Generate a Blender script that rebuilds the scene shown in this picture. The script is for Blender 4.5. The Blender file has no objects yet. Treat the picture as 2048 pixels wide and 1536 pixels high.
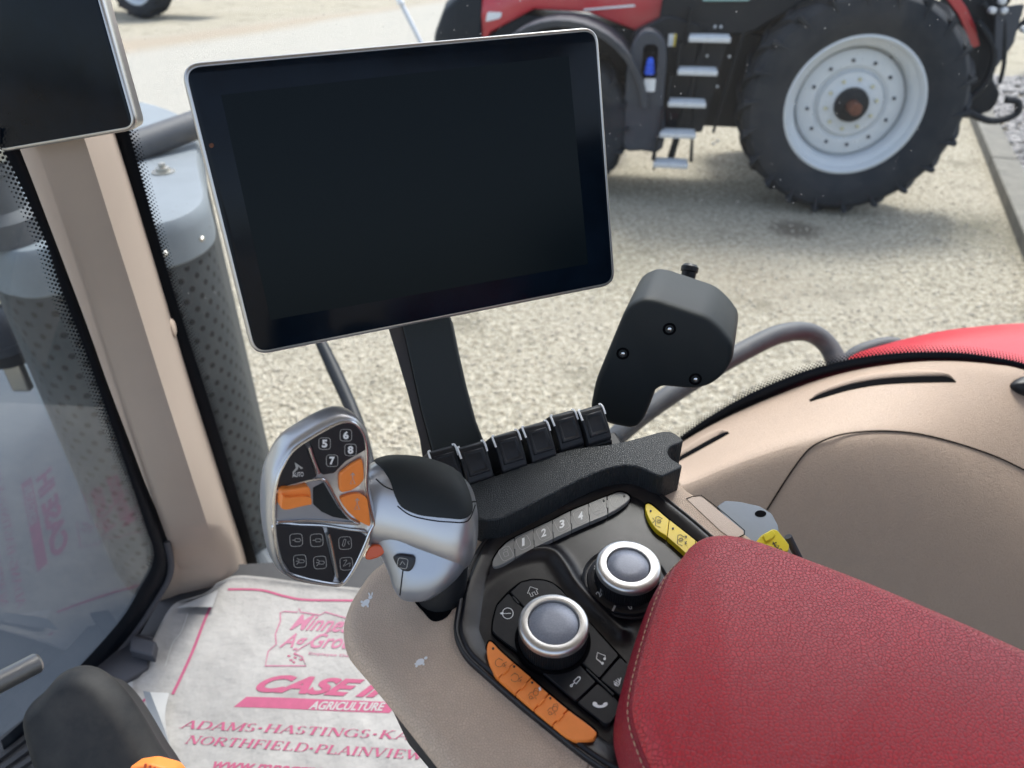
import bpy, bmesh, math, random
from mathutils import Vector as V, Matrix
from mathutils.bvhtree import BVHTree
random.seed(7)
S = bpy.context.scene
R = math.radians
# ------------------------------------------------------------------ camera
EYE = V((0, 0, 2.785)); FPX = 1450.0; PITCH = R(-33)
cam = bpy.data.objects.new("camera", bpy.data.cameras.new("camera"))
S.collection.objects.link(cam); S.camera = cam
cam.location = EYE; cam.rotation_euler = (R(90) + PITCH, 0, 0)
cam.data.sensor_width = 36; cam.data.lens = 36 * FPX / 2048
cam.data.clip_start = 0.02; cam.data.clip_end = 400
cam.data.dof.use_dof = True; cam.data.dof.focus_distance = 0.60; cam.data.dof.aperture_fstop = 7.5
# ------------------------------------------------------------------ light
SUN_EL, SUN_AZ = 58, 25          # azimuth from +Y towards +X
w = bpy.data.worlds.new("World"); S.world = w; w.use_nodes = True
nt = w.node_tree; bg = nt.nodes["Background"]
sky = nt.nodes.new("ShaderNodeTexSky"); sky.sky_type = 'NISHITA'; sky.sun_disc = False
sky.sun_elevation = R(SUN_EL); sky.sun_rotation = R(SUN_AZ); sky.air_density = 1.0; sky.dust_density = 3.0; sky.ozone_density = 1.0
hsv = nt.nodes.new('ShaderNodeHueSaturation'); hsv.inputs['Saturation'].default_value = .72      # thin overcast: a whiter sky
nt.links.new(sky.outputs[0], hsv.inputs['Color']); nt.links.new(hsv.outputs[0], bg.inputs[0]); bg.inputs[1].default_value = 0.14
sl = bpy.data.lights.new("sun", 'SUN'); sl.energy = 1.5; sl.angle = R(14); sl.color = (1, .965, .91)
so = bpy.data.objects.new("sun", sl); S.collection.objects.link(so)
sd = V((math.sin(R(SUN_AZ)) * math.cos(R(SUN_EL)), math.cos(R(SUN_AZ)) * math.cos(R(SUN_EL)), math.sin(R(SUN_EL))))
so.rotation_euler = sd.to_track_quat('Z', 'Y').to_euler(); so.location = (0, 0, 20)
S.view_settings.view_transform = 'Standard'; S.view_settings.look = 'None'
S.view_settings.exposure = 1.4; S.view_settings.gamma = 1
S.render.resolution_x = 1024; S.render.resolution_y = 768
# ------------------------------------------------------------------ projection helpers
FW = V((0, math.cos(PITCH), math.sin(PITCH))); RT = V((1, 0, 0)); UP = RT.cross(FW)
def ray(x, y): return FW + RT * ((x - 1024) / FPX) - UP * ((y - 768) / FPX)
def at(x, y, d): return EYE + ray(x, y) * d
def onz(x, y, z): r = ray(x, y); return EYE + r * ((z - EYE.z) / r.z)
def ony(x, y, yy): r = ray(x, y); return EYE + r * (yy / r.y)
def proj(P):
    d = P - EYE; k = d.dot(FW); return (1024 + FPX * d.dot(RT) / k, 768 - FPX * d.dot(UP) / k)
class Fr:
    def __init__(s, O, n, u=None):
        s.O = V(O); s.n = V(n).normalized(); u = V(u) if u else RT
        s.u = (u - s.n * u.dot(s.n)).normalized(); s.v = s.n.cross(s.u)
    def px(s, x, y, h=0):
        d = ray(x, y); t = ((s.O + s.n * h - EYE).dot(s.n)) / d.dot(s.n); r = EYE + d * t - s.O
        return (r.dot(s.u), r.dot(s.v))
    def w(s, a, b, h=0): return s.O + s.u * a + s.v * b + s.n * h
    def off(s, h): return Fr(s.O + s.n * h, s.n, s.u)
    def pts(s, L, h=0): return [s.px(p[0], p[1], h) for p in L]
def zf(k, ox, oy): return lambda *L: [((p[0] / k + ox, p[1] / k + oy) + tuple(p[2:])) for p in L]
Z1 = zf(1736 / 520, 480, 780); Z2 = zf(2048 / 600, 880, 900); Z3 = zf(1902 / 540, 860, 1100)
Z4 = zf(2048 / 600, 860, 780); Z5 = zf(2048 / 860, 0, 1100); Z6 = zf(2048 / 748, 1300, 600); Z7 = zf(2048 / 600, 1100, 480)
Z8 = zf(2048 / 818, 1230, 1050)
# ------------------------------------------------------------------ 2D helpers
def spl(P, n=6, closed=True):
    out = []; N = len(P)
    rng = range(N) if closed else range(N - 1)
    g = (lambda i: P[i % N]) if closed else (lambda i: P[max(0, min(N - 1, i))])
    for i in rng:
        a, b, c, d = [V(g(i + k)) for k in (-1, 0, 1, 2)]
        for k in range(n):
            t = k / n
            out.append(tuple(.5 * ((2 * b) + (c - a) * t + (2 * a - 5 * b + 4 * c - d) * t * t + (3 * b - a - 3 * c + d) * t ** 3)))
    if not closed: out.append(tuple(P[-1]))
    return out
def rp(P, r=8, seg=5):
    out = []; N = len(P)
    for i in range(N):
        p = V(P[i][:2]); a = V(P[i - 1][:2]); b = V(P[(i + 1) % N][:2]); rr = P[i][2] if len(P[i]) > 2 else r
        da, db = (a - p), (b - p); m = min(rr, da.length * .48, db.length * .48)
        if m <= .01: out.append(tuple(p)); continue
        s, e = p + da.normalized() * m, p + db.normalized() * m
        for k in range(seg + 1):
            t = k / seg; out.append(tuple(s * (1 - t) ** 2 + p * 2 * t * (1 - t) + e * t * t))
    return out
def area(P): return .5 * sum(P[i - 1][0] * P[i][1] - P[i][0] * P[i - 1][1] for i in range(len(P)))
def ccw(P): return list(P) if area(P) > 0 else list(reversed(P))
def inset(P, d):
    out = []; N = len(P)
    for i in range(N):
        a, p, b = V(P[i - 1]), V(P[i]), V(P[(i + 1) % N])
        e1 = (p - a); e2 = (b - p)
        if e1.length < 1e-9: e1 = e2
        if e2.length < 1e-9: e2 = e1
        n1 = V((-e1.y, e1.x)).normalized(); n2 = V((-e2.y, e2.x)).normalized(); n = n1 + n2
        if n.length < 1e-6: n = n1
        n.normalize(); k = 1 / max(.6, n.dot(n1)); out.append(tuple(p + n * d * k))
    return out
def clip(P, a, b, keep_left=True):
    a = V(a); b = V(b); n = V((-(b - a).y, (b - a).x)); s = 1 if keep_left else -1
    f = lambda q: s * (V(q[:2]) - a).dot(n); out = []
    for i in range(len(P)):
        p, q = P[i - 1], P[i]; fp, fq = f(p), f(q)
        if (fp > 0) != (fq > 0):
            t = fp / (fp - fq); out.append(tuple(V(p[:2]).lerp(V(q[:2]), t)))
        if fq > 0: out.append(tuple(q[:2]))
    return out
def inside(P, x, y):
    c = False; j = len(P) - 1
    for i in range(len(P)):
        if (P[i][1] > y) != (P[j][1] > y) and x < (P[j][0] - P[i][0]) * (y - P[i][1]) / (P[j][1] - P[i][1]) + P[i][0]: c = not c
        j = i
    return c
def resample(P, n):
    L = [0]; Q = list(P) + [P[0]]
    for i in range(len(P)): L.append(L[-1] + (V(Q[i + 1]) - V(Q[i])).length)
    out = []; j = 0
    for k in range(n):
        s = L[-1] * k / n
        while L[j + 1] < s: j += 1
        t = (s - L[j]) / max(1e-12, L[j + 1] - L[j]); out.append(tuple(V(Q[j]).lerp(V(Q[j + 1]), t)))
    return out
# ------------------------------------------------------------------ materials
def mat(name, col, rough=.5, metal=0, bump=None, spec=.5, coat=0, var=0, varscale=8, emit=None, sheen=0, grain=None, aniso=0, dust=0):
    m = bpy.data.materials.new(name); m.use_nodes = True; t = m.node_tree; b = t.nodes["Principled BSDF"]
    b.inputs["Base Color"].default_value = (*col, 1); b.inputs["Roughness"].default_value = rough; b.inputs["Metallic"].default_value = metal
    b.inputs["Specular IOR Level"].default_value = spec; b.inputs["Coat Weight"].default_value = coat; b.inputs["Coat Roughness"].default_value = .1
    if sheen: b.inputs["Sheen Weight"].default_value = sheen; b.inputs["Sheen Roughness"].default_value = .4
    tc = t.nodes.new("ShaderNodeTexCoord"); colsock = None
    if var or dust:
        n = t.nodes.new("ShaderNodeTexNoise"); n.inputs["Scale"].default_value = varscale; n.inputs["Detail"].default_value = 6; n.inputs["Roughness"].default_value = .65
        t.links.new(tc.outputs["Object"], n.inputs["Vector"])
        mx = t.nodes.new("ShaderNodeMix"); mx.data_type = 'RGBA'
        r = t.nodes.new("ShaderNodeValToRGB"); r.color_ramp.elements[0].position = .35; r.color_ramp.elements[1].position = .7
        t.links.new(n.outputs["Fac"], r.inputs[0]); t.links.new(r.outputs[0], mx.inputs[0])
        if dust: c2 = tuple(c * (1 - dust) + d * dust for c, d in zip(col, (.42, .39, .35)))
        else: c2 = tuple(min(1, c * (1 + var)) for c in col)
        c1 = col if dust else tuple(c * (1 - var) for c in col)
        mx.inputs[6].default_value = (*c1, 1); mx.inputs[7].default_value = (*c2, 1)
        t.links.new(mx.outputs[2], b.inputs["Base Color"]); colsock = mx.outputs[2]
        mr = t.nodes.new("ShaderNodeMapRange"); mr.inputs[3].default_value = max(0, rough - .06); mr.inputs[4].default_value = min(1, rough + .1)
        t.links.new(n.outputs["Fac"], mr.inputs[0]); t.links.new(mr.outputs[0], b.inputs["Roughness"])
    if grain:                                    # leather: (scale per m, strength, gap darkening)
        sc, st, dk = grain[:3]
        nz = t.nodes.new("ShaderNodeTexNoise"); nz.inputs["Scale"].default_value = sc * .35; nz.inputs["Detail"].default_value = 2
        t.links.new(tc.outputs["Object"], nz.inputs["Vector"])
        mxv = t.nodes.new("ShaderNodeMix"); mxv.data_type = 'VECTOR'; mxv.inputs[0].default_value = .35 / sc * 4
        va = t.nodes.new("ShaderNodeVectorMath"); va.operation = 'MULTIPLY_ADD'; va.inputs[1].default_value = (1.2 / sc,) * 3
        t.links.new(nz.outputs["Color"], va.inputs[0]); t.links.new(tc.outputs["Object"], va.inputs[2])
        vo = t.nodes.new("ShaderNodeTexVoronoi"); vo.voronoi_dimensions = '2D' if len(grain) > 3 else '3D'; vo.feature = 'DISTANCE_TO_EDGE'; vo.inputs["Scale"].default_value = sc
        t.links.new(va.outputs[0], vo.inputs["Vector"])
        rr = t.nodes.new("ShaderNodeMapRange"); rr.inputs[1].default_value = .0; rr.inputs[2].default_value = grain[3] if len(grain) > 3 else .22; rr.interpolation_type = 'SMOOTHSTEP'
        t.links.new(vo.outputs["Distance"], rr.inputs[0])
        bp = t.nodes.new("ShaderNodeBump"); bp.inputs["Strength"].default_value = st; bp.inputs["Distance"].default_value = .35 / sc
        t.links.new(rr.outputs[0], bp.inputs["Height"]); t.links.new(bp.outputs[0], b.inputs["Normal"])
        if dk:
            mm = t.nodes.new("ShaderNodeMix"); mm.data_type = 'RGBA'; t.links.new(rr.outputs[0], mm.inputs[0])
            mm.inputs[6].default_value = (*[c * (1 - dk) for c in col], 1); mm.inputs[7].default_value = (*col, 1)
            if colsock: t.links.new(colsock, mm.inputs[7])
            t.links.new(mm.outputs[2], b.inputs["Base Color"])
    elif bump:                                   # (scale, strength, distance)
        n2 = t.nodes.new("ShaderNodeTexNoise"); n2.inputs["Scale"].default_value = bump[0]; n2.inputs["Detail"].default_value = 3
        t.links.new(tc.outputs["Object"], n2.inputs["Vector"])
        bp = t.nodes.new("ShaderNodeBump"); bp.inputs["Strength"].default_value = bump[1]; bp.inputs["Distance"].default_value = bump[2]
        t.links.new(n2.outputs["Fac"], bp.inputs["Height"]); t.links.new(bp.outputs[0], b.inputs["Normal"])
    return m
BEIGE = (.49, .365, .275)
M = dict(
    beige=mat("beige_plastic", BEIGE, .52, grain=(420, .45, .10), var=.04, varscale=30),
    beige_con=mat("beige_console", (.62, .47, .355), .48, grain=(560, .7, .2, .2), var=.06, varscale=40),
    beige_lid=mat("beige_lid", (.56, .44, .35), .5, grain=(650, .3, .05)),
    pillar=mat("pillar_trim", (.40, .32, .262), .6, bump=(900, .2, .0004), var=.04, varscale=6),
    black=mat("black_plastic", (.009, .010, .012), .45, spec=.35, bump=(1500, .25, .0003), var=.15, varscale=60),
    black_soft=mat("black_soft", (.012, .016, .018), .6, spec=.35, bump=(2500, .2, .0002)),
    black_grain=mat("black_grain", (.026, .030, .033), .42, spec=.4, grain=(560, .6, .3, .2)),
    black_gloss=mat("black_gloss", (.005, .005, .008), .30, spec=.4, bump=(2500, .35, .0002), dust=.035, varscale=45),
    black_button=mat("black_button", (.010, .011, .014), .42, spec=.35, bump=(3000, .2, .0002), dust=.02, varscale=120),
    pad_black=mat("pad_black", (.010, .011, .016), .42),
    dark_gap=mat("dark_gap", (.003, .003, .004), .9, spec=.05),
    silver=mat("silver_paint", (.50, .505, .52), .31, .75),
    silver_blue=mat("silver_satin", (.40, .43, .48), .38, .75),
    chrome=mat("satin_chrome", (.62, .62, .62), .24, 1),
    knob_ring=mat("knob_ring", (.66, .66, .65), .30, .9, var=.05, varscale=150),
    knob_cap=mat("knob_cap", (.27, .29, .34), .32, .4, bump=(2600, .4, .0002), var=.15, varscale=900),
    orange=mat("orange_button", (.95, .27, .05), .42, var=.04, varscale=80, bump=(1800, .2, .0002)),
    orange_d=mat("orange_dark", (.62, .10, .03), .4),
    yellow=mat("yellow_button", (.82, .60, .02), .42, var=.05, varscale=90),
    yellow_b=mat("yellow_knob", (.80, .66, .03), .38),
    greybtn=mat("grey_button", (.21, .205, .195), .38, var=.08, varscale=120),
    greyline=mat("grey_line", (.44, .43, .41), .5),
    white=mat("white_print", (.85, .85, .84), .5),
    ink=mat("dark_print", (.02, .02, .02), .6),
    brownink=mat("brown_print", (.38, .13, .045), .6),
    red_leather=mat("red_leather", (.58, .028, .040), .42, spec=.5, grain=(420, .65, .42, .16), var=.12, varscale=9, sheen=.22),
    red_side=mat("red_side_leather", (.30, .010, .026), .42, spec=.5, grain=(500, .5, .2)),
    thread=mat("thread", (.55, .33, .22), .8),
    screen=mat("screen_glass", (.003, .007, .014), .13, spec=.16, var=.3, varscale=25),
    display=mat("display_area", (.003, .007, .010), .20, spec=.10),
    bezel=mat("monitor_bezel", (.50, .49, .48), .3, .85),
    greyblue=mat("grey_bracket", (.17, .20, .24), .6, var=.05, varscale=70),
    shroud_top=mat("shroud_top", (.17, .195, .215), .6, var=.08, varscale=10, bump=(300, .3, .001)),
    galv=mat("galvanised", (.45, .43, .38), .35, .9),
    tube=mat("grey_tube", (.050, .055, .064), .55, bump=(700, .5, .001), dust=.07, varscale=30),
    tyre=mat("tyre_rubber", (.016, .020, .026), .75, spec=.3, dust=.045, varscale=4, bump=(60, .4, .004)),
    rim=mat("rim_paint", (.60, .63, .65), .42, dust=.10, varscale=5),
    rust=mat("rusty_shaft", (.16, .065, .04), .7, .3, var=.35, varscale=30),
    tractor_red=mat("tractor_red", (.50, .010, .022), .28, coat=.6, dust=.05, varscale=6),
    chassis=mat("chassis_black", (.006, .009, .013), .5, spec=.3, dust=.015, varscale=8),
    fender=mat("fender_grey", (.035, .041, .054), .6, dust=.04, varscale=6),
    step=mat("step_metal", (.62, .64, .66), .45, .3, var=.1, varscale=30),
    blue=mat("blue_cap", (.01, .08, .60), .4),
    cyan=mat("cab_glass", (.25, .42, .40), .15),
    paper=mat("mat_paper", (.325, .312, .298), .8, var=.19, varscale=7, bump=(24, .8, .010)),
    paper2=mat("mat_fold", (.34, .34, .34), .7),
    pink=mat("pink_print", (.36, .075, .145), .8, var=.10, varscale=60),
    pinkl=mat("pink_light_print", (.38, .14, .21), .8),
    paperw=mat("print_white", (.36, .35, .34), .8),
    floor=mat("floor_rubber", (.022, .023, .027), .65, bump=(400, .3, .001), dust=.06, varscale=8),
    sill=mat("grey_sill", (.060, .060, .070), .55),
    boot=mat("column_cover", (.009, .010, .012), .6, spec=.3, bump=(1200, .3, .0004), dust=.06, varscale=18),
    concrete=mat("concrete", (.155, .145, .12), .85, bump=(60, .6, .01), var=.25, varscale=5),
    stones=mat("stones", (.33, .31, .29), .85, var=.35, varscale=9),
    frit=mat("frit_black", (.003, .005, .009), .5, spec=.2),
    white_panel=mat("white_panel", (.72, .75, .76), .5),
    brass=mat("bolt_zinc", (.62, .60, .42), .3, .9),
    knurl=mat("knurled_steel", (.34, .33, .32), .35, .9),
    rubber_ring=mat("rubber_ring", (.02, .02, .022), .6),
    headliner=mat("headliner", (.58, .54, .49), .9),
)
# ------------------------------------------------------------------ object helpers
def tag(o, label=None, cat=None, group=None, kind=None):
    if label: o["label"] = label
    if cat: o["category"] = cat
    if group: o["group"] = group
    if kind: o["kind"] = kind
    return o
def empty(name, loc, label=None, cat=None, group=None, kind=None):
    o = bpy.data.objects.new(name, None); o.location = loc; o.empty_display_size = .02
    S.collection.objects.link(o); return tag(o, label, cat, group, kind)
def org(o):
    v = V(o.location)
    while o.parent: o = o.parent; v = v + V(o.location)
    return v
def mesh(name, vs, fs, m, parent=None, bevel=0, smooth=35, seg=3, base=None):
    me = bpy.data.meshes.new(name); vs = [V(v) for v in vs]
    b0 = V(base) if base else None
    if b0 is None:
        if parent: b0 = V((0, 0, 0))
        for v in vs: pass
        lo = [min(v[i] for v in vs) for i in range(3)]; hi = [max(v[i] for v in vs) for i in range(3)]
        b0 = V(((lo[0] + hi[0]) / 2, (lo[1] + hi[1]) / 2, lo[2]))
    me.from_pydata([tuple(v - b0) for v in vs], [], fs)
    bm = bmesh.new(); bm.from_mesh(me); bmesh.ops.remove_doubles(bm, verts=bm.verts, dist=1e-6); bmesh.ops.recalc_face_normals(bm, faces=bm.faces); bm.to_mesh(me); bm.free()
    for p in me.polygons: p.use_smooth = True
    me.set_sharp_from_angle(angle=R(smooth))
    me.materials.append(M[m] if isinstance(m, str) else m)
    o = bpy.data.objects.new(name, me); S.collection.objects.link(o)
    if parent: o.parent = parent; o.location = b0 - org(parent)
    else: o.location = b0
    if bevel:
        bv = o.modifiers.new("bevel", 'BEVEL'); bv.width = bevel; bv.segments = seg; bv.limit_method = 'ANGLE'; bv.angle_limit = R(38); bv.harden_normals = False
    return o
class MB:
    def __init__(s): s.v = []; s.f = []
    def add(s, vs, fs):
        k = len(s.v); s.v += list(vs); s.f += [tuple(i + k for i in f) for f in fs]; return s
    def build(s, name, m, parent=None, **k): return mesh(name, s.v, s.f, m, parent, **k)
def g_prism(fr, P, h0, h1, top=None):
    P = ccw(P); n = len(P); T = top or P
    vs = [fr.w(*p, h0) for p in P] + [fr.w(*p, h1) for p in T]
    fs = [tuple(reversed(range(n))), tuple(range(n, 2 * n))] + [(i, (i + 1) % n, n + (i + 1) % n, n + i) for i in range(n)]
    return vs, fs
def prism(name, fr, P, h0, h1, m, parent=None, **k): return mesh(name, *g_prism(fr, P, h0, h1), m, parent, **k)
def g_rings(fr, P, rings, cap=True):
    P = ccw(P); n = len(P); vs = []; fs = []
    for d, h in rings: vs += [fr.w(*p, h) for p in inset(P, d)]
    for k in range(len(rings) - 1):
        for i in range(n):
            j = (i + 1) % n; fs.append((k * n + i, k * n + j, (k + 1) * n + j, (k + 1) * n + i))
    if cap: fs.append(tuple(range((len(rings) - 1) * n, len(rings) * n)))
    return vs, fs
def rings(name, fr, P, rg, m, parent=None, cap=True, **k): return mesh(name, *g_rings(fr, P, rg, cap), m, parent, **k)
def g_box(c, sx, sy, sz, X=V((1, 0, 0)), Y=V((0, 1, 0)), Z=V((0, 0, 1))):
    c = V(c); vs = [c + X * (sx * a / 2) + Y * (sy * b / 2) + Z * (sz * d / 2) for a in (-1, 1) for b in (-1, 1) for d in (-1, 1)]
    return vs, [(0, 1, 3, 2), (4, 6, 7, 5), (0, 4, 5, 1), (2, 3, 7, 6), (0, 2, 6, 4), (1, 5, 7, 3)]
def g_loft(secs, closed=True, caps=True):
    n = len(secs[0]); vs = [p for s in secs for p in s]; fs = []
    for k in range(len(secs) - 1):
        for i in range(n if closed else n - 1):
            j = (i + 1) % n; fs.append((k * n + i, k * n + j, (k + 1) * n + j, (k + 1) * n + i))
    if caps and closed: fs += [tuple(reversed(range(n))), tuple(range((len(secs) - 1) * n, len(secs) * n))]
    return vs, fs
def g_tube(P, r, seg=14, smooth=0, caps=True, closed=False):
    P = [V(p) for p in P]; n0 = len(P)
    if smooth: P = [V(p) for p in spl([tuple(p) for p in P], smooth, False)]
    if smooth and isinstance(r, list): r = [r[min(n0 - 1, i // smooth)] + (r[min(n0 - 1, i // smooth + 1)] - r[min(n0 - 1, i // smooth)]) * (i % smooth) / smooth for i in range(len(P))]
    N = len(P); secs = []; u = None
    for i, p in enumerate(P):
        if closed: t = (P[(i + 1) % N] - P[i - 1]).normalized()
        else: t = (P[min(i + 1, N - 1)] - P[max(i - 1, 0)]).normalized()
        if u is None: u = t.orthogonal().normalized()
        u = (u - t * u.dot(t)).normalized(); b = t.cross(u); rr = r[i] if isinstance(r, list) else r
        secs.append([p + (u * math.cos(2 * math.pi * k / seg) + b * math.sin(2 * math.pi * k / seg)) * rr for k in range(seg)])
    if closed: secs.append(secs[0]); caps = False
    return g_loft(secs, True, caps)
def tube(name, P, r, m, parent=None, **k):
    kk = {q: k.pop(q) for q in ('seg', 'smooth', 'closed') if q in k}
    return mesh(name, *g_tube(P, r, **kk), m, parent, **k)
def g_lathe(O, n, prof, seg=48, u=None, caps=True):
    fr = Fr(O, n, u if u else V(n).orthogonal()); secs = []
    for pr in prof:
        r, h = pr[:2]; kn = pr[2] if len(pr) > 2 else 0
        secs.append([fr.w(math.cos(2 * math.pi * i / seg) * (r + kn * (i % 2)), math.sin(2 * math.pi * i / seg) * (r + kn * (i % 2)), h) for i in range(seg)])
    return g_loft(secs, True, caps)
def lathe(name, O, n, prof, m, parent=None, seg=48, caps=True, **k): return mesh(name, *g_lathe(O, n, prof, seg, None, caps), m, parent, **k)
_e = [0]
def g_ribbon(fr, L, wd, h, closed=False):
    """flat ribbon of width wd along 2D polyline L, in the plane fr, at height h"""
    L = [V(p[:2]) for p in L]; N = len(L); vs = []; fs = []
    for i, p in enumerate(L):
        if closed: t = L[(i + 1) % N] - L[i - 1]
        else: t = L[min(i + 1, N - 1)] - L[max(i - 1, 0)]
        t = t.normalized() if t.length > 1e-9 else V((1, 0)); nn = V((-t.y, t.x)) * wd / 2
        vs += [fr.w(*(p + nn), h), fr.w(*(p - nn), h)]
    for i in range(N if closed else N - 1):
        j = (i + 1) % N; fs.append((2 * i, 2 * i + 1, 2 * j + 1, 2 * j))
    return vs, fs
def strokes(name, fr, lines, wd, h, m, parent, th=.00012, label=None):
    """printed line work: lines = [(points_in_photo_units, closed)]"""
    b = MB()
    for q, (L, cl) in enumerate(lines):
        b.add(*g_ribbon(fr, [fr.px(p[0], p[1], h) for p in L], wd, h + th * (q % 5) * .3, cl))
    return b.build(name, m, parent)
def circ(cx, cy, r, n=20, ry=None, a0=0, a1=360): 
    ry = ry or r
    return [(cx + r * math.cos(R(a0 + (a1 - a0) * i / n)), cy + ry * math.sin(R(a0 + (a1 - a0) * i / n))) for i in range(n + (0 if a1 - a0 == 360 else 1))]
def rsq(cx, cy, s, r=None, rot=0):
    r = r or s * .3; P = rp([(-s / 2, -s / 2, r), (s / 2, -s / 2, r), (s / 2, s / 2, r), (-s / 2, s / 2, r)], r, 3)
    c, q = math.cos(R(rot)), math.sin(R(rot)); return [(cx + x * c - y * q, cy + x * q + y * c) for x, y in P]
_txt = {}
def glyphs(s, offset=0, shear=0):
    k = (s, offset, shear)
    if k in _txt: return _txt[k]
    c = bpy.data.curves.new("t", 'FONT'); c.body = s; c.offset = offset; c.shear = shear; c.resolution_u = 4
    o = bpy.data.objects.new("t", c); S.collection.objects.link(o); bpy.context.view_layer.update()
    dg = bpy.context.evaluated_depsgraph_get(); me = bpy.data.meshes.new_from_object(o.evaluated_get(dg))
    vs = [tuple(v.co[:2]) for v in me.vertices]; fs = [tuple(p.vertices) for p in me.polygons]
    bpy.data.objects.remove(o); bpy.data.meshes.remove(me)
    x0, x1 = min(v[0] for v in vs), max(v[0] for v in vs); y0, y1 = min(v[1] for v in vs), max(v[1] for v in vs)
    _txt[k] = ([((x - x0) / (x1 - x0), (y - y0) / (y1 - y0)) for x, y in vs], fs); return _txt[k]
def g_text(s, fr, A, B, T, h, offset=0, shear=0, hf=None):
    """text with baseline A->B (photo units) and T the point above A at cap height"""
    if s == "1":
        dx, dy = B[0] - A[0], B[1] - A[1]; A, B, T = (A[0] + dx * .2, A[1] + dy * .2), (A[0] + dx * .72, A[1] + dy * .72), (T[0] + dx * .2, T[1] + dy * .2)
    vs, fs = glyphs(s, offset, shear); a, b, t = [V(fr.px(*q, h)) for q in (A, B, T)]
    out = []
    for x, y in vs:
        p = a + (b - a) * x + (t - a) * y; out.append(fr.w(p.x, p.y, h + (hf(p.x, p.y) if hf else 0)))
    return out, fs
def bvh_of(*objs):
    vs = []; fs = []
    for o in objs:
        k = len(vs); b0 = org(o); vs += [v.co + b0 for v in o.data.vertices]; fs += [tuple(i + k for i in p.vertices) for p in o.data.polygons]
    return BVHTree.FromPolygons(vs, fs)
def hit(bv, x, y):
    d = ray(x, y).normalized(); h = bv.ray_cast(EYE, d)
    if h[0] is None:
        best = None
        for k in range(40, 160):
            q = EYE + d * (k * .01); n = bv.find_nearest(q)
            if n[0] is not None and (best is None or n[3] < best[3]): best = n
        h = best
    n = h[1]
    if n.dot(d) > .25: n = -n
    return h[0], n
def drape(name, bv, outline, off, m, parent, K=10, n=72, sink=.001, dome=0, step=None):
    P = resample(outline, n); cx = sum(p[0] for p in P) / n; cy = sum(p[1] for p in P) / n; vs = []; fs = []
    for k in range(K + 2):
        s = min(1, (k) / K) if k <= K else 1.0
        for p in P:
            x, y = cx + (p[0] - cx) * s, cy + (p[1] - cy) * s
            if k == 0: x, y = cx + (p[0] - cx) * .02, cy + (p[1] - cy) * .02
            q, nn = hit(bv, x, y); o = (off + dome * (1 - s * s)) if k <= K else -sink
            if k == K: o = off * .7
            vs.append(q + nn * o)
    for k in range(K + 1):
        for i in range(n):
            j = (i + 1) % n; fs.append((k * n + i, k * n + j, (k + 1) * n + j, (k + 1) * n + i))
    fs.append(tuple(range(n)))
    return mesh(name, vs, fs, m, parent, smooth=50)
def drape_strip(name, bv, U, Lw, off, m, parent, n=60, rows=6, dome=0, sink=.001):
    def rs(P):
        P = spl(P, 6, False); L = [0]
        for i in range(len(P) - 1): L.append(L[-1] + (V(P[i + 1]) - V(P[i])).length)
        out = []; j = 0
        for k in range(n):
            q = L[-1] * k / (n - 1)
            while j < len(L) - 2 and L[j + 1] < q: j += 1
            out.append(V(P[j]).lerp(V(P[j + 1]), (q - L[j]) / max(1e-9, L[j + 1] - L[j])))
        return out
    A, B = rs(U), rs(Lw); vs = []
    for i in range(n):
        e = min(1, i / 4, (n - 1 - i) / 4)
        for r in range(-1, rows + 2):
            t = max(0, min(1, r / rows)); p = A[i].lerp(B[i], t); q, nn = hit(bv, p.x, p.y)
            o = -sink if r in (-1, rows + 1) else off + dome * e * math.sin(math.pi * t)
            vs.append(q + nn * o)
    R_ = rows + 3; fs = [(i * R_ + r, (i + 1) * R_ + r, (i + 1) * R_ + r + 1, i * R_ + r + 1) for i in range(n - 1) for r in range(R_ - 1)]
    return mesh(name, vs, fs, m, parent, smooth=60)
def drape_line(name, bv, L, r, m, parent, off=0, smooth=4, seg=6):
    L = spl(L, smooth, False); P = []
    for x, y in L:
        q, n = hit(bv, x, y); P.append(q + n * off)
    return tube(name, P, r, m, parent, seg=seg)
def copy_tree(o, parent=None):
    c = o.copy(); S.collection.objects.link(c); c.parent = parent
    for ch in [x for x in bpy.data.objects if x.parent == o and x != c]: copy_tree(ch, c)
    return c
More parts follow.
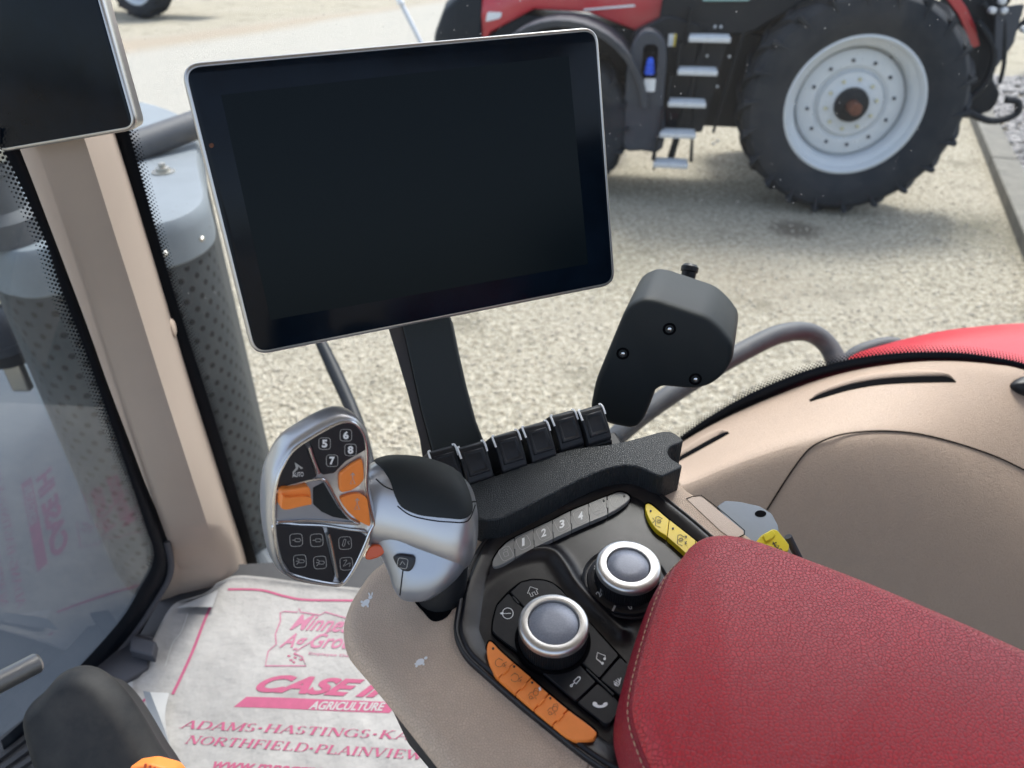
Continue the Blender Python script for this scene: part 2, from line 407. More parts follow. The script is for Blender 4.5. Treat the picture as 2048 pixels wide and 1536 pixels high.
# ================================================================== GROUND
def gravel_mat():
    m = bpy.data.materials.new("gravel"); m.use_nodes = True; t = m.node_tree; b = t.nodes["Principled BSDF"]; N = t.nodes.new; L = t.links.new
    b.inputs["Roughness"].default_value = .9; b.inputs["Specular IOR Level"].default_value = .2
    tc = N("ShaderNodeTexCoord")
    n1 = N("ShaderNodeTexNoise"); n1.inputs["Scale"].default_value = 19; n1.inputs["Detail"].default_value = 8; n1.inputs["Roughness"].default_value = .72
    n2 = N("ShaderNodeTexNoise"); n2.inputs["Scale"].default_value = .55; n2.inputs["Detail"].default_value = 5
    n3 = N("ShaderNodeTexNoise"); n3.inputs["Scale"].default_value = 1.3; n3.inputs["Detail"].default_value = 5
    vo = N("ShaderNodeTexVoronoi"); vo.inputs["Scale"].default_value = 62
    for x in (n1, n2, n3, vo): L(tc.outputs["Object"], x.inputs["Vector"])
    r1 = N("ShaderNodeValToRGB"); e = r1.color_ramp.elements; e[0].position = .34; e[0].color = (.17, .142, .09, 1); e[1].position = .62; e[1].color = (.61, .56, .445, 1)
    x = e.new(.48); x.color = (.415, .37, .28, 1)
    L(n1.outputs["Fac"], r1.inputs[0])
    mv = N("ShaderNodeMix"); mv.data_type = 'RGBA'; mv.blend_type = 'MULTIPLY'; mv.inputs[0].default_value = .65
    hs = N("ShaderNodeMapRange"); hs.inputs[3].default_value = .5; hs.inputs[4].default_value = 1.5
    L(vo.outputs["Color"], hs.inputs[0]); L(r1.outputs[0], mv.inputs[6]); L(hs.outputs[0], mv.inputs[7])
    # packed paler lane far away, damp brownish patches nearer
    r2 = N("ShaderNodeMapRange"); r2.inputs[1].default_value = .42; r2.inputs[2].default_value = .68; L(n2.outputs["Fac"], r2.inputs[0])
    m2 = N("ShaderNodeMix"); m2.data_type = 'RGBA'; m2.inputs[7].default_value = (.50, .45, .36, 1)
    k = N("ShaderNodeMath"); k.operation = 'MULTIPLY'; k.inputs[1].default_value = .5; L(r2.outputs[0], k.inputs[0]); L(k.outputs[0], m2.inputs[0]); L(mv.outputs[2], m2.inputs[6])
    r3 = N("ShaderNodeMapRange"); r3.inputs[1].default_value = .56; r3.inputs[2].default_value = .72; L(n3.outputs["Fac"], r3.inputs[0])
    m3 = N("ShaderNodeMix"); m3.data_type = 'RGBA'; m3.inputs[7].default_value = (.17, .155, .11, 1)
    k2 = N("ShaderNodeMath"); k2.operation = 'MULTIPLY'; k2.inputs[1].default_value = .6; L(r3.outputs[0], k2.inputs[0]); L(k2.outputs[0], m3.inputs[0]); L(m2.outputs[2], m3.inputs[6])
    sp = N("ShaderNodeSeparateXYZ"); L(tc.outputs["Object"], sp.inputs[0])
    nz = N("ShaderNodeTexNoise"); nz.inputs["Scale"].default_value = .5; nz.inputs["Detail"].default_value = 4; L(tc.outputs["Object"], nz.inputs["Vector"])
    def band(p, q, w0, w1, amp):         # 0..1 across the line p->q (ground points), ragged by noise
        p, q = onz(*p, 0), onz(*q, 0); d = (q - p).normalized(); nn = V((-d.y, d.x, 0))
        dt = N("ShaderNodeVectorMath"); dt.operation = 'DOT_PRODUCT'; dt.inputs[1].default_value = nn; L(tc.outputs["Object"], dt.inputs[0])
        a1 = N("ShaderNodeMath"); a1.operation = 'MULTIPLY_ADD'; L(nz.outputs["Fac"], a1.inputs[0]); a1.inputs[1].default_value = amp; L(dt.outputs["Value"], a1.inputs[2])
        mr = N("ShaderNodeMapRange"); mr.interpolation_type = 'SMOOTHSTEP'; c = p.dot(nn) + amp * .5; mr.inputs[1].default_value = c + w0; mr.inputs[2].default_value = c + w1; L(a1.outputs[0], mr.inputs[0]); return mr.outputs[0]
    def mul(a, b_):
        x = N("ShaderNodeMath"); x.operation = 'MULTIPLY'; L(a, x.inputs[0])
        if isinstance(b_, float): x.inputs[1].default_value = b_
        else: L(b_, x.inputs[1])
        return x.outputs[0]
    lane = mul(mul(band((240, 290), (900, 150), -1.0, .8, 1.5), band((860, 8), (200, 92), -1.2, .2, 1.2)), .8)
    m4 = N("ShaderNodeMix"); m4.data_type = 'RGBA'; m4.inputs[7].default_value = (.50, .475, .42, 1); L(lane, m4.inputs[0]); L(m3.outputs[2], m4.inputs[6])
    brn = mul(mul(band((230, 112), (700, 34), -.6, .6, 1.2), band((860, 8), (200, 92), -1.2, .2, 1.2)), .75)
    m5 = N("ShaderNodeMix"); m5.data_type = 'RGBA'; m5.inputs[7].default_value = (.44, .35, .25, 1); L(brn, m5.inputs[0]); L(m4.outputs[2], m5.inputs[6])
    last = m5.outputs[2]
    for (cx, cy, r0, r1, amt, col) in ((1588, 458, .12, .36, .75, (.13, .105, .075, 1)), (1160, 520, .2, 1.0, .35, (.17, .16, .10, 1)), (2010, 470, .3, 1.1, .45, (.13, .125, .085, 1)), (1480, 560, .1, .9, .25, (.22, .17, .11, 1))):
        c = onz(cx, cy, 0); ds = N("ShaderNodeVectorMath"); ds.operation = 'DISTANCE'; ds.inputs[1].default_value = c; L(tc.outputs["Object"], ds.inputs[0])
        ad2 = N("ShaderNodeMath"); ad2.operation = 'MULTIPLY_ADD'; ad2.inputs[1].default_value = r1 * .8; L(n1.outputs["Fac"], ad2.inputs[0]); L(ds.outputs["Value"], ad2.inputs[2])
        mr = N("ShaderNodeMapRange"); mr.interpolation_type = 'SMOOTHSTEP'; mr.inputs[1].default_value = r0 + r1 * .4; mr.inputs[2].default_value = r1 * 1.4; mr.inputs[3].default_value = amt; mr.inputs[4].default_value = 0; L(ad2.outputs[0], mr.inputs[0])
        mm = N("ShaderNodeMix"); mm.data_type = 'RGBA'; mm.inputs[7].default_value = col; L(mr.outputs[0], mm.inputs[0]); L(last, mm.inputs[6]); last = mm.outputs[2]
    L(last, b.inputs["Base Color"])
    bp = N("ShaderNodeBump"); bp.inputs["Strength"].default_value = .9; bp.inputs["Distance"].default_value = .03
    ad = N("ShaderNodeMath"); L(vo.outputs["Distance"], ad.inputs[0]); L(n1.outputs["Fac"], ad.inputs[1]); L(ad.outputs[0], bp.inputs["Height"]); L(bp.outputs[0], b.inputs["Normal"])
    return m
M['gravel'] = gravel_mat()
M['lane'] = mat("lane_dirt", (.50, .46, .39), .9, var=.16, varscale=1.2, bump=(30, .5, .01))
M['lane2'] = mat("lane_brown", (.40, .32, .23), .9, var=.2, varscale=1.6, bump=(30, .5, .01))
M['damp'] = mat("damp_gravel", (.15, .12, .085), .8, var=.3, varscale=14, bump=(60, .6, .01))
GF = Fr((0, 0, 0), (0, 0, 1))
tag(mesh("ground", [(-150, -150, 0), (150, -150, 0), (150, 150, 0), (-150, 150, 0)], [(0, 1, 2, 3)], 'gravel'), kind='structure')
def gpatch(name, L, m, h):
    P = spl([tuple(onz(x, y, 0)[:2]) for x, y in L], 5)
    return tag(prism(name, GF, P, -.02, h, m), kind='structure')
# concrete edging and the bed of stones behind it
ka, kb = onz(1957, 285, 0), onz(2075, 590, 0); kd = (ka - kb).normalized(); kn = V((kd.y, -kd.x, 0))
k0, k1 = kb - kd * 3, ka + kd * 3
for q, (s0, s1) in enumerate([(0, .30), (.303, .62), (.623, 1)]):
    p, e = k0.lerp(k1, s0), k0.lerp(k1, s1)
    tag(mesh("concrete_kerb", *g_prism(GF, [tuple(p[:2]), tuple((p + kn * .30)[:2]), tuple((e + kn * .30)[:2]), tuple(e[:2])], -.05, .14), 'concrete', bevel=.015),
        ["weathered concrete kerb length nearest the window, bordering the stones", "weathered concrete kerb length beside the big rear tyre", "concrete kerb length running off behind the tractor hitch"][q], "kerb", "concrete kerb lengths beside the stone bed")
st = MB(); ico = bmesh.new(); bmesh.ops.create_icosphere(ico, subdivisions=1, radius=1); iv = [v.co.copy() for v in ico.verts]; ifc = [tuple(v.index for v in f.verts) for f in ico.faces]; ico.free()
for i in range(4200):
    t = random.uniform(-1, 11); s = .32 + abs(random.gauss(0, 1)) * 1.5 if random.random() < .6 else random.uniform(.32, 6)
    c = kb + kd * t + kn * s; r = random.uniform(.02, .055) * (1 + .04 * t)
    sx, sy, sz = r * random.uniform(.7, 1.3), r * random.uniform(.7, 1.3), r * random.uniform(.5, .9); a = random.random() * 6.28
    ca, sa = math.cos(a), math.sin(a)
    st.add([V((c.x + (v.x * sx * ca - v.y * sy * sa), c.y + (v.x * sx * sa + v.y * sy * ca), .05 + random.random() * .02 + v.z * sz)) for v in iv], ifc)
tag(st.build("stone_bed", 'stones', smooth=20), "grey and white loose stones filling the bed behind the kerb", "stones", kind='stuff')
pb = MB()
for i in range(5200):
    x, y = random.uniform(480, 2100), random.uniform(250, 900)
    c = onz(x, y, 0); r = random.uniform(.006, .02)
    pb.add([V((c.x + v.x * r * random.uniform(.7, 1.3), c.y + v.y * r * random.uniform(.7, 1.3), r * .25 + v.z * r * .7)) for v in iv], ifc)
M['pebble'] = mat("pebble", (.47, .42, .33), .9, var=.4, varscale=22)
tag(pb.build("loose_gravel", 'pebble', smooth=20), "pale loose pebbles scattered over the gravel yard", "gravel", kind='stuff')

# ================================================================== PARKED RED TRACTOR
A10 = R(10); TX = V((-math.cos(A10), math.sin(A10), 0)); TY = V((-math.sin(A10), -math.cos(A10), 0)); TO = V((3.4857, 7.7488, .1))
def T(x, y, z): return TO + TX * x + TY * y + V((0, 0, z))
def tfr(y, x=0, z=0): return Fr(T(x, y, z), TY, TX * -1)      # plane facing the viewer; local a = -x, b = z
def tpr(name, L, y0, y1, m, par, **k):                       # side profile (x,z) extruded from y0 to y1
    return prism(name, tfr(0), [(-p[0], p[1]) for p in L], y0, y1, m, par, **k)
def tbox(name, x, y, z, sx, sy, sz, m, par, **k): return mesh(name, *g_box(T(x, y, z), sx, sy, sz, TX, TY), m, par, **k)
rt_ = empty("parked_tractor", T(1.5, -.9, 0), "big red farm tractor with grey rear rim parked across the gravel yard", "tractor")
def wheel(par, x, y, r, wd, rr, side=1, lugs=22, dish=.16):
    zc = r - TO.z
    wh = bpy.data.objects.new("wheel", None); S.collection.objects.link(wh); wh.parent = par; wh.location = T(x, y, zc) - org(par)
    prof = [(rr * .97, -wd), (rr * 1.05, -wd - .02), (r * .86, -wd - .035), (r * .95, -wd + .02), (r * .965, -wd / 2), (r * .95, -.02), (r * .90, .055), (r * .80, .085), (r * .70, .07), (rr * 1.04, .02), (rr * .97, .0)]
    ty = lathe("tyre", T(x, y, zc), TY, prof, 'tyre', wh, seg=96, caps=False)
    lg = MB(); fr = Fr(T(x, y, zc), TY, TX * -1)
    for i in range(lugs * 2):
        a = 2 * math.pi * i / (lugs * 2); near = i % 2 == 0
        sec = []
        for s in range(6):
            t = s / 5; h = (.045 - t * wd * .62) if near else (-wd - .01 + t * wd * .62); aa = a + t * .22 + (.0)
            rad0, rad1 = r * .93, r * (.985 + .02 * math.sin(math.pi * min(1, t * 1.2))); dw = .036
            e = 1 - .55 * (1 - min(1, t * 3))
            sec.append([fr.w(math.cos(aa - dw) * rad0, math.sin(aa - dw) * rad0, h), fr.w(math.cos(aa - dw * .7) * rad1 * (.955 + .045 * min(1, t * 4)), math.sin(aa - dw * .7) * rad1 * (.955 + .045 * min(1, t * 4)), h),
                        fr.w(math.cos(aa + dw * .7) * rad1 * (.955 + .045 * min(1, t * 4)), math.sin(aa + dw * .7) * rad1 * (.955 + .045 * min(1, t * 4)), h), fr.w(math.cos(aa + dw) * rad0, math.sin(aa + dw) * rad0, h)])
        lg.add(*g_loft(sec))
        if near:   # shoulder rib that runs down the sidewall
            sec = []
            for s in range(4):
                t = s / 3; rad = r * (.97 - .17 * t); hh = .045 + .035 * t; dw = .034 * (1 - .5 * t); aa = a - .05 * t
                sec.append([fr.w(math.cos(aa - dw) * rad, math.sin(aa - dw) * rad, hh - .05), fr.w(math.cos(aa - dw * .5) * rad, math.sin(aa - dw * .5) * rad, hh + .045 * (1 - t)),
                            fr.w(math.cos(aa + dw * .5) * rad, math.sin(aa + dw * .5) * rad, hh + .045 * (1 - t)), fr.w(math.cos(aa + dw) * rad, math.sin(aa + dw) * rad, hh - .05)])
            lg.add(*g_loft(sec))
    lg.build("tread", 'tyre', wh)
    rp_ = [(rr * 1.0, -.02), (rr * 1.02, .02), (rr * .985, .03), (rr * .955, .01), (rr * .93, -.05), (rr * .87, -.08), (rr * .84, -.11), (rr * .825, -.24), (rr * .80, -.26), (rr * .78, -.20), (rr * .70, -.17), (rr * .56, -.165), (rr * .50, -.20), (rr * .46, -.14), (rr * .30, -.125), (rr * .27, -.11), (rr * .2, -.12)]
    lathe("rim", T(x, y, zc), TY, rp_, 'rim', wh, seg=96, caps=False)
    lathe("hub", T(x, y, zc), TY, [(rr * .255, -.12), (rr * .245, -.065), (rr * .22, -.055), (.02, -.055)], 'chassis', wh, seg=32)
    for rad, cnt, br, hh in ((.63, 12, .017, -.168), (.37, 10, .018, -.13)):
        if r < 1 or side < 2: break
        for i in range(cnt):
            a = 2 * math.pi * (i + .3) / cnt
            mesh("bolt", *g_lathe(fr.w(math.cos(a) * rr * rad, math.sin(a) * rr * rad, hh), TY, [(br, 0), (br, .02), (br * .6, .026)], 8), 'fender' if rad > .5 else 'brass', wh)
    return wh
rw = wheel(rt_, 0, 0, 1.125, .68, .665, side=2)
lathe("axle_shaft", T(0, 0, 1.025), TY, [(.062, -.1), (.062, .12), (.055, .13), (.02, .132)], 'rust', rw, seg=24)
lathe("hole_mark", T(-.29, -.24, 1.025 + .42), TY, [(.028, 0), (.028, .006)], 'dark_gap', rw, seg=16)
wheel(rt_, 0, -1.95, 1.125, .68, .665)
wheel(rt_, 3.02, -.12, .80, .56, .46, lugs=18)
wheel(rt_, 3.02, -1.95, .80, .56, .46, lugs=18)
# hood, black nose, fender arch, chassis
def tloft(name, secs, m, par, **k): return mesh(name, *g_loft([[T(*p) for p in s] for s in secs]), m, par, **k)
def hoodsec(x, zt, zb, hw):
    c = -1.06
    return [(x, c + hw, zb), (x, c + hw * 1.02, zb + (zt - zb) * .55), (x, c + hw * .88, zt - .10), (x, c + hw * .6, zt - .02), (x, c, zt), (x, c - hw * .6, zt - .02), (x, c - hw * .88, zt - .10), (x, c - hw * 1.02, zb + (zt - zb) * .55), (x, c - hw, zb)]
tloft("hood", [hoodsec(2.0, 2.45, 1.60, .50), hoodsec(2.3, 2.45, 1.62, .50), hoodsec(2.8, 2.38, 1.78, .48), hoodsec(3.4, 2.25, 1.80, .46), hoodsec(3.9, 2.08, 1.55, .42), hoodsec(4.02, 2.0, 1.35, .40)], 'tractor_red', rt_, bevel=.02)
tloft("nose", [hoodsec(4.0, 2.06, 1.05, .44), hoodsec(4.25, 2.0, 1.02, .44), hoodsec(4.45, 1.85, 1.04, .41), hoodsec(4.6, 1.55, 1.12, .34)], 'chassis', rt_, bevel=.03)
tpr("headlight", rp([(3.95, 1.66), (3.78, 1.70), (3.76, 1.76), (3.93, 1.76)], .02), -.655, -.62, 'white', rt_, bevel=.004)
tpr("side_mark", rp([(3.92, 1.95), (3.72, 1.96), (3.72, 2.03), (3.92, 2.03)], .02), -.645, -.62, 'white', rt_)
tpr("trim_line", [(2.15, 1.86), (2.85, 1.80), (2.85, 1.815), (2.15, 1.885)], -.575, -.555, 'white', rt_)
# front fender: curved sheet over the front wheel
sec = []
for i in range(19):
    a = R(8 + i * 8.6); ro, ri = .97, .93; cx, cz = 3.02, .80
    sec.append([T(cx - math.cos(a) * ro, .02, cz + math.sin(a) * ro), T(cx - math.cos(a) * ro, -.66, cz + math.sin(a) * ro), T(cx - math.cos(a) * ri, -.66, cz + math.sin(a) * ri), T(cx - math.cos(a) * (ri - .03), .0, cz + math.sin(a) * (ri - .03))])
mesh("front_fender", *g_loft(sec), 'fender', rt_, bevel=.01)
tpr("chassis_frame", rp([(4.3, .75), (4.3, 1.2), (3.6, 1.75), (2.2, 1.62), (1.2, 1.62), (-.6, 1.5), (-.7, .75), (.6, .62), (2.2, .62)], .08), -1.45, -.66, 'chassis', rt_, bevel=.02)
tpr("tool_box", rp([(2.32, .62), (2.30, 1.62), (1.95, 1.80), (1.6, 1.72), (1.55, .62)], .06), -.66, -.34, 'chassis', rt_, bevel=.03)
tpr("cab_body", rp([(2.05, 1.58), (2.0, 2.2), (1.9, 3.0), (.2, 3.0), (.0, 2.3), (1.1, 1.62)], .06), -1.8, -.38, 'chassis', rt_, bevel=.03)
tpr("cab_window", rp([(1.62, 2.0), (1.75, 2.9), (.7, 2.9), (1.1, 2.08)], .05), -.38, -.37, 'cyan', rt_)
tpr("door_sill", rp([(1.62, 1.93), (1.62, 1.985), (1.10, 2.03), (1.16, 1.94)], .02), -.37, -.33, 'cyan', rt_)
# red rear fender strip behind the tyre
sec = []
for i in range(16):
    a = R(20 + i * 9); ro, ri = 1.28, 1.24
    sec.append([T(0 + math.cos(a) * ro, -.42, 1.03 + math.sin(a) * ro), T(math.cos(a) * ro, -.80, 1.03 + math.sin(a) * ro), T(math.cos(a) * ri, -.80, 1.03 + math.sin(a) * ri), T(math.cos(a) * (ri - .05), -.42, 1.03 + math.sin(a) * (ri - .05))])
mesh("rear_fender", *g_loft(sec[3:]), 'tractor_red', rt_, bevel=.008)
tpr("fender_liner", [(1.22, 1.0), (1.18, 1.5), (.95, 1.9), (.5, 2.2), (0, 2.3), (-.5, 2.2), (-.5, 1.0)], -.85, -.80, 'chassis', rt_)
# battery box column with blue cap and white label
bx = tpr("side_tank", spl([(2.30, .50), (2.32, 1.0), (2.31, 1.45), (2.20, 1.66), (2.05, 1.66), (1.93, 1.5), (1.90, 1.0), (1.86, .50), (2.1, .46)], 4), -.34, -.08, 'fender', rt_, bevel=.03)
tpr("recess", rp([(2.17, 1.22), (2.17, 1.55), (2.02, 1.55), (2.00, 1.22)], .06), -.08, -.075, 'dark_gap', bx)
lathe("filler_cap", T(2.085, -.03, 1.27), V((0, 0, 1)), [(.05, 0), (.055, .03), (.045, .04), (.05, .07), (.038, .08), (.042, .11), (.03, .15), (.02, .16)], 'blue', bx, seg=24)
tpr("label", rp([(2.13, 1.09), (2.13, 1.22), (2.01, 1.22), (2.01, 1.09)], .02), -.078, -.068, 'white', bx)
tpr("warning_label", rp([(1.92, 1.50), (1.92, 1.62), (1.84, 1.62), (1.84, 1.50)], .01), -.33, -.325, 'white', rt_)
tpr("warning_stripe", rp([(1.865, 1.50), (1.865, 1.62), (1.842, 1.62), (1.842, 1.50)], .004), -.325, -.321, 'yellow', rt_)
# steps
stp = tpr("ladder", [(1.80, .28), (1.72, .28), (1.48, 1.70), (1.54, 1.70)], -.36, -.32, 'chassis', rt_, bevel=.005)
tpr("ladder_panel", rp([(1.74, 1.72), (1.28, 1.72), (1.44, .62), (1.90, .62)], .03), -.40, -.37, 'chassis', rt_)
tpr("ladder_rail", [(1.56, .62), (1.53, .62), (1.50, .30), (1.54, .30)], -.36, -.32, 'chassis', rt_)
tpr("ladder_rail", [(1.92, .9), (1.89, .9), (1.93, .30), (1.97, .30)], -.36, -.32, 'chassis', rt_)
tpr("ladder_rail", [(1.33, .62), (1.30, .62), (1.13, 1.70), (1.16, 1.70)], -.42, -.38, 'chassis', rt_, bevel=.005)
for k, (x, z, y) in enumerate([(1.49, 1.60, -.10), (1.57, 1.29, -.05), (1.64, .98, 0), (1.70, .67, .05), (1.74, .36, .10)]):
    tb = tbox("step", x + .02, y - .13, z, .42 - .012 * k, .24, .055, 'step', rt_, bevel=.012)
    tbox("step_side", x + .235 - .01 * k, y - .17, z + .10, .02, .20, .34, 'chassis', rt_)
    for a in range(3): tbox("tread_bar", x + .02, y - .19 + a * .055, z + .031, .38 - .012 * k, .012, .008, 'step', tb)
for x, z in ((1.46, 1.70), (1.40, 1.70), (1.27, 1.42), (1.50, 1.42), (1.35, 1.12), (1.26, .55), (1.30, .52)):
    lathe("rivet", T(x, -.315, z), TY, [(.016, 0), (.012, .01)], 'step', rt_, seg=10)
# rear linkage behind the wheel
lk = tpr("rear_linkage", rp([(-.8, 2.1), (-1.18, 2.15), (-1.34, 2.0), (-1.28, 1.85), (-1.42, 1.72), (-1.50, 1.6), (-1.38, 1.50), (-1.40, 1.25), (-1.52, 1.12), (-1.50, .95), (-1.30, .86), (-.8, .9)], .05), -.85, -.45, 'chassis', rt_, bevel=.02)
for L, r in (([(-.9, -.5, 1.9), (-1.15, -.5, 1.7), (-1.3, -.5, 1.72), (-1.36, -.5, 1.9), (-1.2, -.5, 2.05), (-.95, -.5, 2.0)], .028), ([(-.9, -.5, 1.75), (-1.12, -.45, 1.5), (-1.14, -.45, 1.2), (-1.0, -.45, 1.0)], .035), ([(-1.0, -.5, .93), (-1.3, -.45, .83), (-1.52, -.45, .9), (-1.5, -.45, 1.02), (-1.38, -.45, 1.04)], .036), ([(-1.05, -.45, 1.95), (-1.22, -.42, 1.45), (-1.26, -.42, 1.2)], .02)):
    tube("linkage_arm", [T(p[0] - .14, p[1] + .15, p[2] + .05) for p in L], r, 'chassis', lk, smooth=5, seg=10)
tpr("linkage_plate", rp([(-1.14, 1.92), (-1.38, 1.96), (-1.40, 1.6), (-1.30, 1.35), (-1.24, 1.6)], .03), -.30, -.27, 'fender', lk, bevel=.006)
for x, z in ((-1.02, 1.98), (-.96, 1.90), (-1.30, 1.74), (-1.06, 1.9)): lathe("pin", T(x - .15, -.28, z), TY, [(.03, -.02), (.03, .05), (.02, .06)], 'step', lk, seg=14)
# pole with round head in front of the nose
pl = empty("marker_pole", onz(880, 180, 0), "thin pale pole with round head in front of the tractor nose", "pole")
a, b = at(805, 12, 9.6), at(842, 86, 9.7); tube("shaft", [b + (b - a) * 2.2, b, a], [.028, .028, .034], 'step', pl, seg=10)
mesh("head", *g_lathe(a - (b - a) * .08, (a - b), [(.01, -.05), (.05, -.02), (.05, .05), (.02, .09)], 14), 'white', pl)
# far machine top left : wheel with pale rim
dv = V((-.35, -1, 0)).normalized(); fp = onz(283, 38, 0); fwm = empty("farm_machine", fp, "distant dark machine with a pale rimmed wheel behind the screens", "machine")
_T = (TX, TY, TO); TY = dv; TX = V((dv.y, -dv.x, 0)); TO = fp
def T(x, y, z): return TO + TX * x + TY * y + V((0, 0, z))
wheel(fwm, 0, 0, 1.05, .6, .66, lugs=16)
wheel(fwm, 3.2, -.4, .8, .5, .45, lugs=16)
M['rustbrown'] = mat("rust_panel", (.16, .10, .08), .7, dust=.1)
tbox("body", 1.9, -1.3, 1.5, 2.4, 1.4, 1.3, 'rustbrown', fwm, bevel=.05)
tbox("chassis", .6, -1.3, 1.1, 5.4, .9, .5, 'chassis', fwm, bevel=.05)
TX, TY, TO = _T
# white trailer corner, top right
tr = empty("white_trailer", onz(2150, 40, 0), "white trailer panel at the top right corner beyond the stones", "trailer")
tp = at(2185, -78, 15); mesh("side_panel", *g_box(tp, 3.6, .12, 2.5, V((.80, .6, 0)), V((-.6, .8, 0))), 'white_panel', tr, bevel=.03)
mesh("frame", *g_box(tp - V((0, 0, 1.35)), 3.4, .10, .18, V((.80, .6, 0)), V((-.6, .8, 0))), 'chassis', tr, bevel=.01)
# ================================================================== CAB SHELL (windows, pillar, trim, floor)
CZ = EYE.z - .42; FZ = EYE.z - .96; WY = .95       # console height, cab floor height, side window plane
def glass_mat(name, refl, film, specks):
    m = bpy.data.materials.new(name); m.use_nodes = True; t = m.node_tree; N = t.nodes.new; L = t.links.new
    for n in list(t.nodes): t.nodes.remove(n)
    out = N("ShaderNodeOutputMaterial"); tr = N("ShaderNodeBsdfTransparent"); tr.inputs[0].default_value = (.91, .955, .97, 1)
    gl = N("ShaderNodeBsdfGlossy"); gl.inputs["Roughness"].default_value = .03; gl.inputs[0].default_value = (1, 1, 1, 1)
    df = N("ShaderNodeBsdfDiffuse"); df.inputs[0].default_value = (.75, .77, .80, 1)
    lw = N("ShaderNodeLayerWeight"); lw.inputs[0].default_value = .5      # Schlick reflection, the same from both sides of the pane
    pw5 = N("ShaderNodeMath"); pw5.operation = 'POWER'; pw5.inputs[1].default_value = 5; L(lw.outputs["Facing"], pw5.inputs[0])
    ma = N("ShaderNodeMath"); ma.operation = 'MULTIPLY_ADD'; ma.inputs[1].default_value = .9; ma.inputs[2].default_value = refl; L(pw5.outputs[0], ma.inputs[0]); ma.use_clamp = True
    m1 = N("ShaderNodeMixShader"); L(ma.outputs[0], m1.inputs[0]); L(tr.outputs[0], m1.inputs[1]); L(gl.outputs[0], m1.inputs[2])
    tc = N("ShaderNodeTexCoord"); vo = N("ShaderNodeTexVoronoi"); vo.inputs["Scale"].default_value = 130; L(tc.outputs["Object"], vo.inputs["Vector"])
    nz = N("ShaderNodeTexNoise"); nz.inputs["Scale"].default_value = 9; nz.inputs["Detail"].default_value = 5; L(tc.outputs["Object"], nz.inputs["Vector"])
    sp = N("ShaderNodeSeparateColor"); L(vo.outputs["Color"], sp.inputs[0])
    rad = N("ShaderNodeMapRange"); rad.inputs[1].default_value = .35; rad.inputs[2].default_value = 1; rad.inputs[3].default_value = 0; rad.inputs[4].default_value = .17; L(sp.outputs[0], rad.inputs[0])
    lt = N("ShaderNodeMath"); lt.operation = 'LESS_THAN'; L(vo.outputs["Distance"], lt.inputs[0]); L(rad.outputs[0], lt.inputs[1])
    mu = N("ShaderNodeMath"); mu.operation = 'MULTIPLY'; L(lt.outputs[0], mu.inputs[0])
    nr = N("ShaderNodeMapRange"); nr.inputs[1].default_value = .45; nr.inputs[2].default_value = .62; nr.inputs[3].default_value = .1; nr.inputs[4].default_value = specks; L(nz.outputs["Fac"], nr.inputs[0]); L(nr.outputs[0], mu.inputs[1])
    f2 = N("ShaderNodeMapRange"); f2.inputs[1].default_value = .3; f2.inputs[2].default_value = .75; f2.inputs[3].default_value = film * .6; f2.inputs[4].default_value = film * 1.4; L(nz.outputs["Fac"], f2.inputs[0])
    ad = N("ShaderNodeMath"); ad.operation = 'ADD'; L(mu.outputs[0], ad.inputs[0]); L(f2.outputs[0], ad.inputs[1]); ad.use_clamp = True
    tl = N("ShaderNodeBsdfTranslucent"); tl.inputs[0].default_value = (.75, .77, .80, 1); m0 = N("ShaderNodeMixShader"); L(df.outputs[0], m0.inputs[1]); L(tl.outputs[0], m0.inputs[2])
    m2 = N("ShaderNodeMixShader"); L(ad.outputs[0], m2.inputs[0]); L(m1.outputs[0], m2.inputs[1]); L(m0.outputs[0], m2.inputs[2]); L(m2.outputs[0], out.inputs[0])
    return m
M['glass'] = glass_mat("side_glass", .010, .009, .16); M['wind'] = glass_mat("windscreen_glass", .10, .015, .10)
GW = Fr((0, WY, EYE.z), (0, -1, 0))                    # side window plane, local a = x, b = z
# side window with printed black border
gtop = [(-.62, 1.35), (-.62, -.2)]
fin_u = Z6((170, 742), (300, 650), (500, 532), (700, 440), (900, 368), (1100, 318), (1300, 290), (1500, 280), (1700, 285), (1900, 312), (2048, 345), (2300, 430))
fin_l = Z6((120, 800), (300, 712), (500, 612), (700, 527), (900, 452), (1100, 397), (1300, 362), (1500, 344), (1700, 344), (1900, 362), (2048, 390), (2300, 470))
ul = spl([GW.px(*p) for p in fin_u], 5, False); ll = spl([GW.px(*p) for p in fin_l], 5, False)
pr_u = [GW.px(*p) for p in [(232, 150), (262, 270), (325, 500), (370, 650), (412, 778), (447, 890), (483, 1012), (514, 1120), (530, 1180)]]       # outer edge of the pillar frit
pr_l = [GW.px(*p) for p in [(160, 150), (195, 270), (260, 500), (305, 650), (345, 778), (385, 890), (420, 1012), (455, 1120), (475, 1180)]]
win = tag(mesh("side_window", [GW.w(-.75, .45), GW.w(1.4, .45), GW.w(1.4, -1.3), GW.w(-.75, -1.3)], [(0, 1, 2, 3)], 'glass'), kind='structure')
def band_mesh(name, A, B, fr, h, m, par=None, **k):
    n = min(len(A), len(B)); vs = [fr.w(*p, h) for p in A[:n]] + [fr.w(*p, h) for p in B[:n]]
    o = mesh(name, vs, [(i, i + 1, n + i + 1, n + i) for i in range(n - 1)], m, par, **k)
    sl_ = o.modifiers.new("thick", 'SOLIDIFY'); sl_.thickness = .0012; sl_.offset = 0; return o
